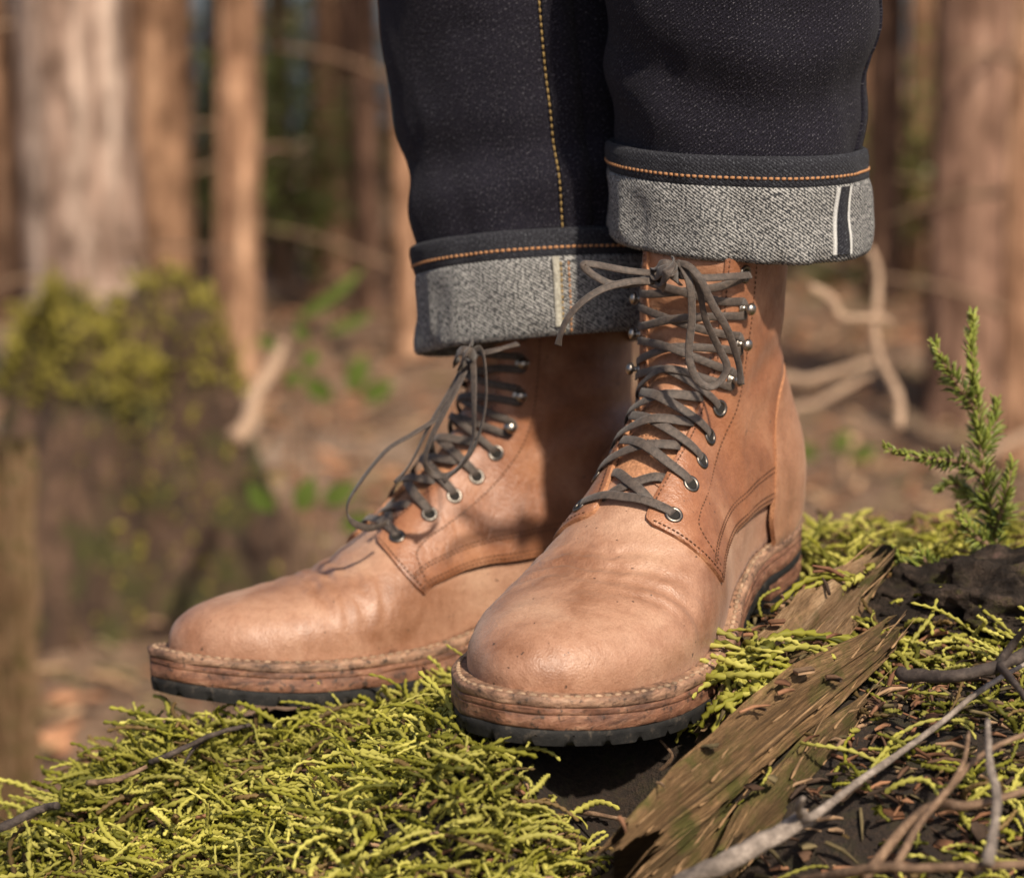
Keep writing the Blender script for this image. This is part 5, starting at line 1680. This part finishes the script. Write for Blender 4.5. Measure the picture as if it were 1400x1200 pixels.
# ---- mossy stump at the left
def stump(loc, r, h, label, seed):
    root = empty('stump', loc)
    tag(root, label, 'stump')
    m = 72
    th = np.linspace(0, 2 * math.pi, m, endpoint=False)
    V = []
    zs = np.concatenate([np.linspace(0, 1, 34), [1.0, 0.97, 0.93]])
    rs = np.concatenate([np.ones(34), [0.86, 0.55, 0.15]])
    for z, q in zip(zs, rs):
        fl_ = 1 + 0.75 * math.exp(-z * h / 0.10) * (0.6 + 0.6 * np.abs(np.sin(2.5 * th + seed)))
        lob = 1 + 0.16 * np.sin(3 * th + seed) + 0.10 * np.sin(7 * th + 1.3)
        nz = 1 + 0.16 * fbm(np.column_stack([np.cos(th) * 2.2, np.sin(th) * 2.2, np.full(m, z * 2 + seed)]), 4)
        rr = r * q * fl_ * lob * nz * (1 - 0.34 * z ** 2.2)
        top = h * (1 + 0.12 * np.sin(th * 2 + 0.4) + 0.10 * fbm(np.column_stack([np.cos(th) * 2, np.sin(th) * 2, 0 * th + 4]), 3))
        V.append(np.column_stack([np.cos(th) * rr, np.sin(th) * rr, z * top]))
    f = ring_faces(len(zs), m) + [tuple((len(zs) - 1) * m + i for i in range(m))]
    V = np.vstack(V)
    mt, nt, bs = nodes('mossy_stump_wood')
    co = coord(nt)
    st = noise(nt, mapping(nt, co, (22, 22, 4)), 1.0, 6, 0.7, 0.4)
    mo = noise(nt, co, 8, 5, 0.65)
    fi = noise(nt, co, 70, 4, 0.7)
    c = ramp(nt, st, [(0.32, (0.02, 0.012, 0.008)), (0.5, (0.10, 0.055, 0.032)), (0.68, (0.24, 0.14, 0.085))])
    gcol = ramp(nt, fi, [(0.3, (0.03, 0.030, 0.007)), (0.7, (0.11, 0.10, 0.02))])
    nt.links.new(mixc(nt, ramp(nt, mo, [(0.50, (0, 0, 0)), (0.60, (1, 1, 1))]), c, gcol), bs.inputs['Base Color'])
    bs.inputs['Roughness'].default_value = 0.95
    bump(nt, bs, math_(nt, 'ADD', st, fi), 1.0, 0.03)
    mk('stump_wood', V, f, mt, root)
    # moss on the top and shoulders: small leafy tufts
    g = np.random.default_rng(3)
    top = V[:, 2] > h * 0.82
    idx = np.concatenate([g.choice(np.where(top)[0], 4200), g.choice(np.where((~top) & (V[:, 0] + 0.5 * V[:, 1] * 0 > -0.02) & (V[:, 1] < 0.1))[0], 450)])
    n = len(idx)
    C = V[idx] + g.normal(0, 0.012, (n, 3))
    d = g.normal(0, 1, (n, 3)); d[:, 2] = np.abs(d[:, 2]); d /= np.linalg.norm(d, axis=1)[:, None]
    e = np.cross(d, g.normal(0, 1, (n, 3))); e /= np.linalg.norm(e, axis=1)[:, None]
    L = g.uniform(.008, .024, n)[:, None]; W = L * 0.35
    Q = np.stack([C - e * W * .5, C + d * L * .6 - e * W, C + d * L * 1.2, C + d * L * .6 + e * W], 1).reshape(-1, 3)
    o = mk_big('moss_tufts', Q, np.arange(n * 4).reshape(-1, 4), M['cushion'], None, root); o['kind'] = 'stuff'
    return root
def cush():
    m, nt, bs = nodes('moss_cushion')
    n = noise(nt, coord(nt), 60, 4, 0.7)
    nt.links.new(ramp(nt, n, [(0.3, (0.13, 0.11, 0.014)), (0.7, (0.36, 0.30, 0.045))]), bs.inputs['Base Color'])
    bs.inputs['Roughness'].default_value = 0.95
    bump(nt, bs, n, 1.0, 0.02)
    return m
M['cushion'] = cush()
p = spot(150, 800, 3.2)
stump((p.x, 3.25, -0.76), 0.205, 0.53, 'large moss covered stump in front of the thick pale trunk', 1.2)
p = spot(8, 900, 1.9)
o = slab('broken_post', (p.x - .03, 1.95, -0.80), (p.x + .005, 1.9, -0.20), .085, .07, (0, -1, 0), M['rot_pale'], 21.0, ragged=.12, taper=(1.0, .8))
tag(o, 'pale weathered broken log standing at the left picture edge', 'log')

def stick(px0, py0, px1, py1, Y, r, mat, label, dY=0.15):
    a, b = spot(px0, py0, Y), spot(px1, py1, Y + dY)
    P = np.array([a + (b - a) * t for t in np.linspace(-0.15, 1, 8)])
    P += 0.02 * np.array([[math.sin(i * 1.3), 0, math.cos(i)] for i in range(8)]) * 0.35
    v, f = tube(crom(P, 5), np.linspace(r, r * 0.6, 36), 9, 0.15)
    o = mk('dead_branch', v, f, mat); tag(o, label, 'branch'); return o
M['dead'] = twig_mat('dead_branch_wood', (0.34, 0.22, 0.14), (0.52, 0.38, 0.26))
stick(330, 590, 384, 474, 2.7, .017, M['dead'], 'pale leaning stick right of the mossy stump')
stick(1222, 560, 1186, 345, 1.6, .0062, M['dead'], 'pale dead branch leaning steeply right of the front boot')
stick(1120, 408, 1215, 452, 1.6, .0065, M['dead'], 'short pale branch pointing left, crossing the steep dead branch', 0.0)
stick(1060, 520, 1200, 500, 2.3, .008, M['dead'], 'pale fallen branch lying level behind the front boot heel', 0.2)
stick(1090, 560, 1190, 515, 2.6, .007, M['dead'], 'thin pale fallen branch behind the heel, slanting up to the right', 0.2)
stick(1300, 640, 1420, 590, 3.2, .012, M['dead'], 'pale stick on the ground behind the green sapling', 0.3)

# ---- small leafy plants behind, left of the boot
def plant(px, py, Y, label, leaves, mat, group=None):
    base = spot(px, py, Y)
    root = empty('plant', base)
    tag(root, label, 'plant', group)
    mb = MB()
    zf = float(floor_z(np.array(base.x), np.array(base.y))) - base.z
    for (dx, dz_, L, W, tilt) in leaves:
        tip = np.array([dx, 0.0, dz_])
        v, f = tube(crom([(0, 0, min(zf, -0.02)), tip * 0.5 + np.array([0, .01, -.01]), tip], 5), np.linspace(.0016, .0010, 11), 5)
        mb.add(v, f)
        d = np.array([math.cos(tilt), -0.35, math.sin(tilt)]); d /= np.linalg.norm(d)
        e = np.cross(d, (0.1, 1, 0.2)); e /= np.linalg.norm(e); u = np.cross(d, e)
        V = []
        for t in np.linspace(0, 1, 9):
            w = W * math.sin(min(1, t * 1.02 + 0.02) * math.pi) ** 0.8
            c = tip + d * L * t + u * (-0.12 * L * t * t)
            V += [c - e * w + u * w * 0.25, c, c + e * w + u * w * 0.25]
        mk('leaf', V, ring_faces(9, 3, False), mat, root)
    mb.build('stem', M['twig_brown'], root)
    return root
plant(408, 560, 2.4, 'bright green leafy plant behind the toe of the boot, left', [(-.02, .04, .034, .011, .4), (.01, .06, .034, .012, 1.0), (.015, .10, .03, .010, 2.2), (-.03, .09, .03, .010, 2.6)], M['leaf'])
plant(430, 480, 2.9, 'thin green blade plant arching left of the dark cuff', [(-.03, .05, .11, .010, .6), (.0, .06, .12, .010, .75), (.02, .03, .09, .010, .4)], M['leaf'])
plant(480, 560, 2.9, 'low green sprout between the leafy plant and the bootlaces', [(.0, .03, .07, .018, 1.2), (.02, .02, .06, .018, .5), (-.03, .02, .06, .018, 2.5)], M['leaf'])
plant(410, 720, 1.9, 'yellow green plant close behind the lace loop', [(.0, .02, .05, .014, 1.2), (.03, .03, .05, .014, .6), (-.03, .02, .05, .014, 2.3), (.05, .0, .05, .014, .3)], M['leaf'])
plant(1140, 640, 3.2, 'small green sprout on the bright ground behind the heel', [(.0, .03, .05, .015, 1.0), (.03, .02, .05, .015, .4), (-.03, .02, .05, .015, 2.6)], M['leaf'])

# ---- little conifer on the mound
def needle_mat():
    m, nt, bs = nodes('sapling_needles')
    a = N(nt, 'ShaderNodeAttribute', attribute_name='tint')
    nt.links.new(a.outputs['Color'], bs.inputs['Base Color'])
    bs.inputs['Roughness'].default_value = 0.42
    tr = N(nt, 'ShaderNodeBsdfTranslucent'); nt.links.new(a.outputs['Color'], tr.inputs['Color'])
    mx = N(nt, 'ShaderNodeMixShader'); mx.inputs[0].default_value = 0.25
    nt.links.new(bs.outputs[0], mx.inputs[1]); nt.links.new(tr.outputs[0], mx.inputs[2])
    nt.links.new(mx.outputs[0], nt.nodes['Material Output'].inputs['Surface'])
    return m
M['sap'] = needle_mat()
def sapling(label, sprigs, seed):
    b0 = np.array(sprigs[0][0][0])
    root = empty('sapling', b0)
    tag(root, label, 'sapling')
    g = np.random.default_rng(seed)
    for q, dens_, L0 in sprigs:
        P = crom([np.array(x) - b0 for x in q], 10)
        v, f = tube(P, np.linspace(.0018, .0008, len(P)), 6)
        st = mk('sprig', v, f, M['twig_brown'], root)
        s_ = np.concatenate([[0], np.cumsum(np.linalg.norm(np.diff(P, axis=0), axis=1))])
        n = int(s_[-1] * dens_ * 1.9)
        V = []; C = []
        for k in range(n):
            x = s_[-1] * (k + g.random()) / n
            p = np.array([np.interp(x, s_, P[:, c]) for c in range(3)])
            i = min(int(np.searchsorted(s_, x)), len(P) - 1)
            t = P[i] - P[max(i - 1, 0)] if i else P[1] - P[0]; t /= np.linalg.norm(t)
            r = g.normal(0, 1, 3); r -= t * (r @ t); r /= np.linalg.norm(r)
            end = x / s_[-1]
            d = r * (0.85 - 0.35 * end) + t * (0.55 + 0.3 * end); d /= np.linalg.norm(d)
            L = 1.3 * L0 * g.uniform(.75, 1.2) * (0.62 + 0.5 * math.sin(min(1, end + .25) * math.pi)); W = 0.0008 * g.uniform(.65, 1.3)
            e = np.cross(d, t); e /= np.linalg.norm(e) + 1e-9; u = np.cross(d, e)
            b1_ = p + d * L * .25; b2_ = p + d * L * .7; tp = p + d * L - t * 0.1 * L
            V += [p - e * W * .5, p + e * W * .5, p + u * W * .6, b1_ - e * W, b1_ + e * W, b1_ + u * W * .8, b2_ - e * W, b2_ + e * W, b2_ + u * W * .8, tp, tp + e * 1e-5, tp + u * 1e-5]
            w = g.random() * 0.6 + 0.4 * end
            C += [np.array([.11, .165, .028]) * (1 - w) + np.array([.38, .41, .08]) * w] * 12
        fq = np.array([(a * 3 + i, a * 3 + (i + 1) % 3, a * 3 + 3 + (i + 1) % 3, a * 3 + 3 + i) for a in range(3) for i in range(3)])
        F = (np.arange(n)[:, None, None] * 12 + fq[None]).reshape(-1, 4)
        o = mk_big('needles', np.array(V), F, M['sap'], np.array(C), st); o['kind'] = 'stuff'
    return root
ys_ = 0.215
S_ = lambda x, y, d=0.0: tuple(spot(x, y, ys_ + d))
sapling('small bright green conifer sapling standing on the mound at the right', [
    ([S_(1372, 800), S_(1360, 740), S_(1350, 680), S_(1340, 610), S_(1334, 540), S_(1327, 480), S_(1330, 432)], 1700, .0085),
    ([S_(1345, 650), S_(1318, 632, -.01), S_(1280, 628, -.02), S_(1240, 622, -.025), S_(1212, 612, -.03)], 1300, .0065),
    ([S_(1334, 560), S_(1312, 530, -.005), S_(1292, 500, -.01), S_(1278, 470, -.012)], 1500, .0075),
    ([S_(1352, 690), S_(1325, 676, .012), S_(1302, 660, .02), S_(1285, 668, .02)], 1500, .0075),
    ([S_(1358, 730), S_(1372, 690, -.01), S_(1380, 650, -.012), S_(1384, 632, -.012)], 1500, .0075),
    ([S_(1362, 750), S_(1335, 735, -.01), S_(1318, 712, -.012), S_(1310, 700, -.014)], 1500, .0075),
    ([S_(1344, 620), S_(1358, 580, .008), S_(1362, 550, .01)], 1500, .0075),
], 4)
sapling('low green conifer sprig lying in the moss left of the sapling', [
    ([S_(1300, 785, -.02), S_(1270, 778, -.02), S_(1240, 772, -.02), S_(1222, 755, -.02)], 1300, .0075),
    ([S_(1278, 780, -.02), S_(1262, 762, -.02), S_(1256, 752, -.02)], 1300, .007),
], 9)
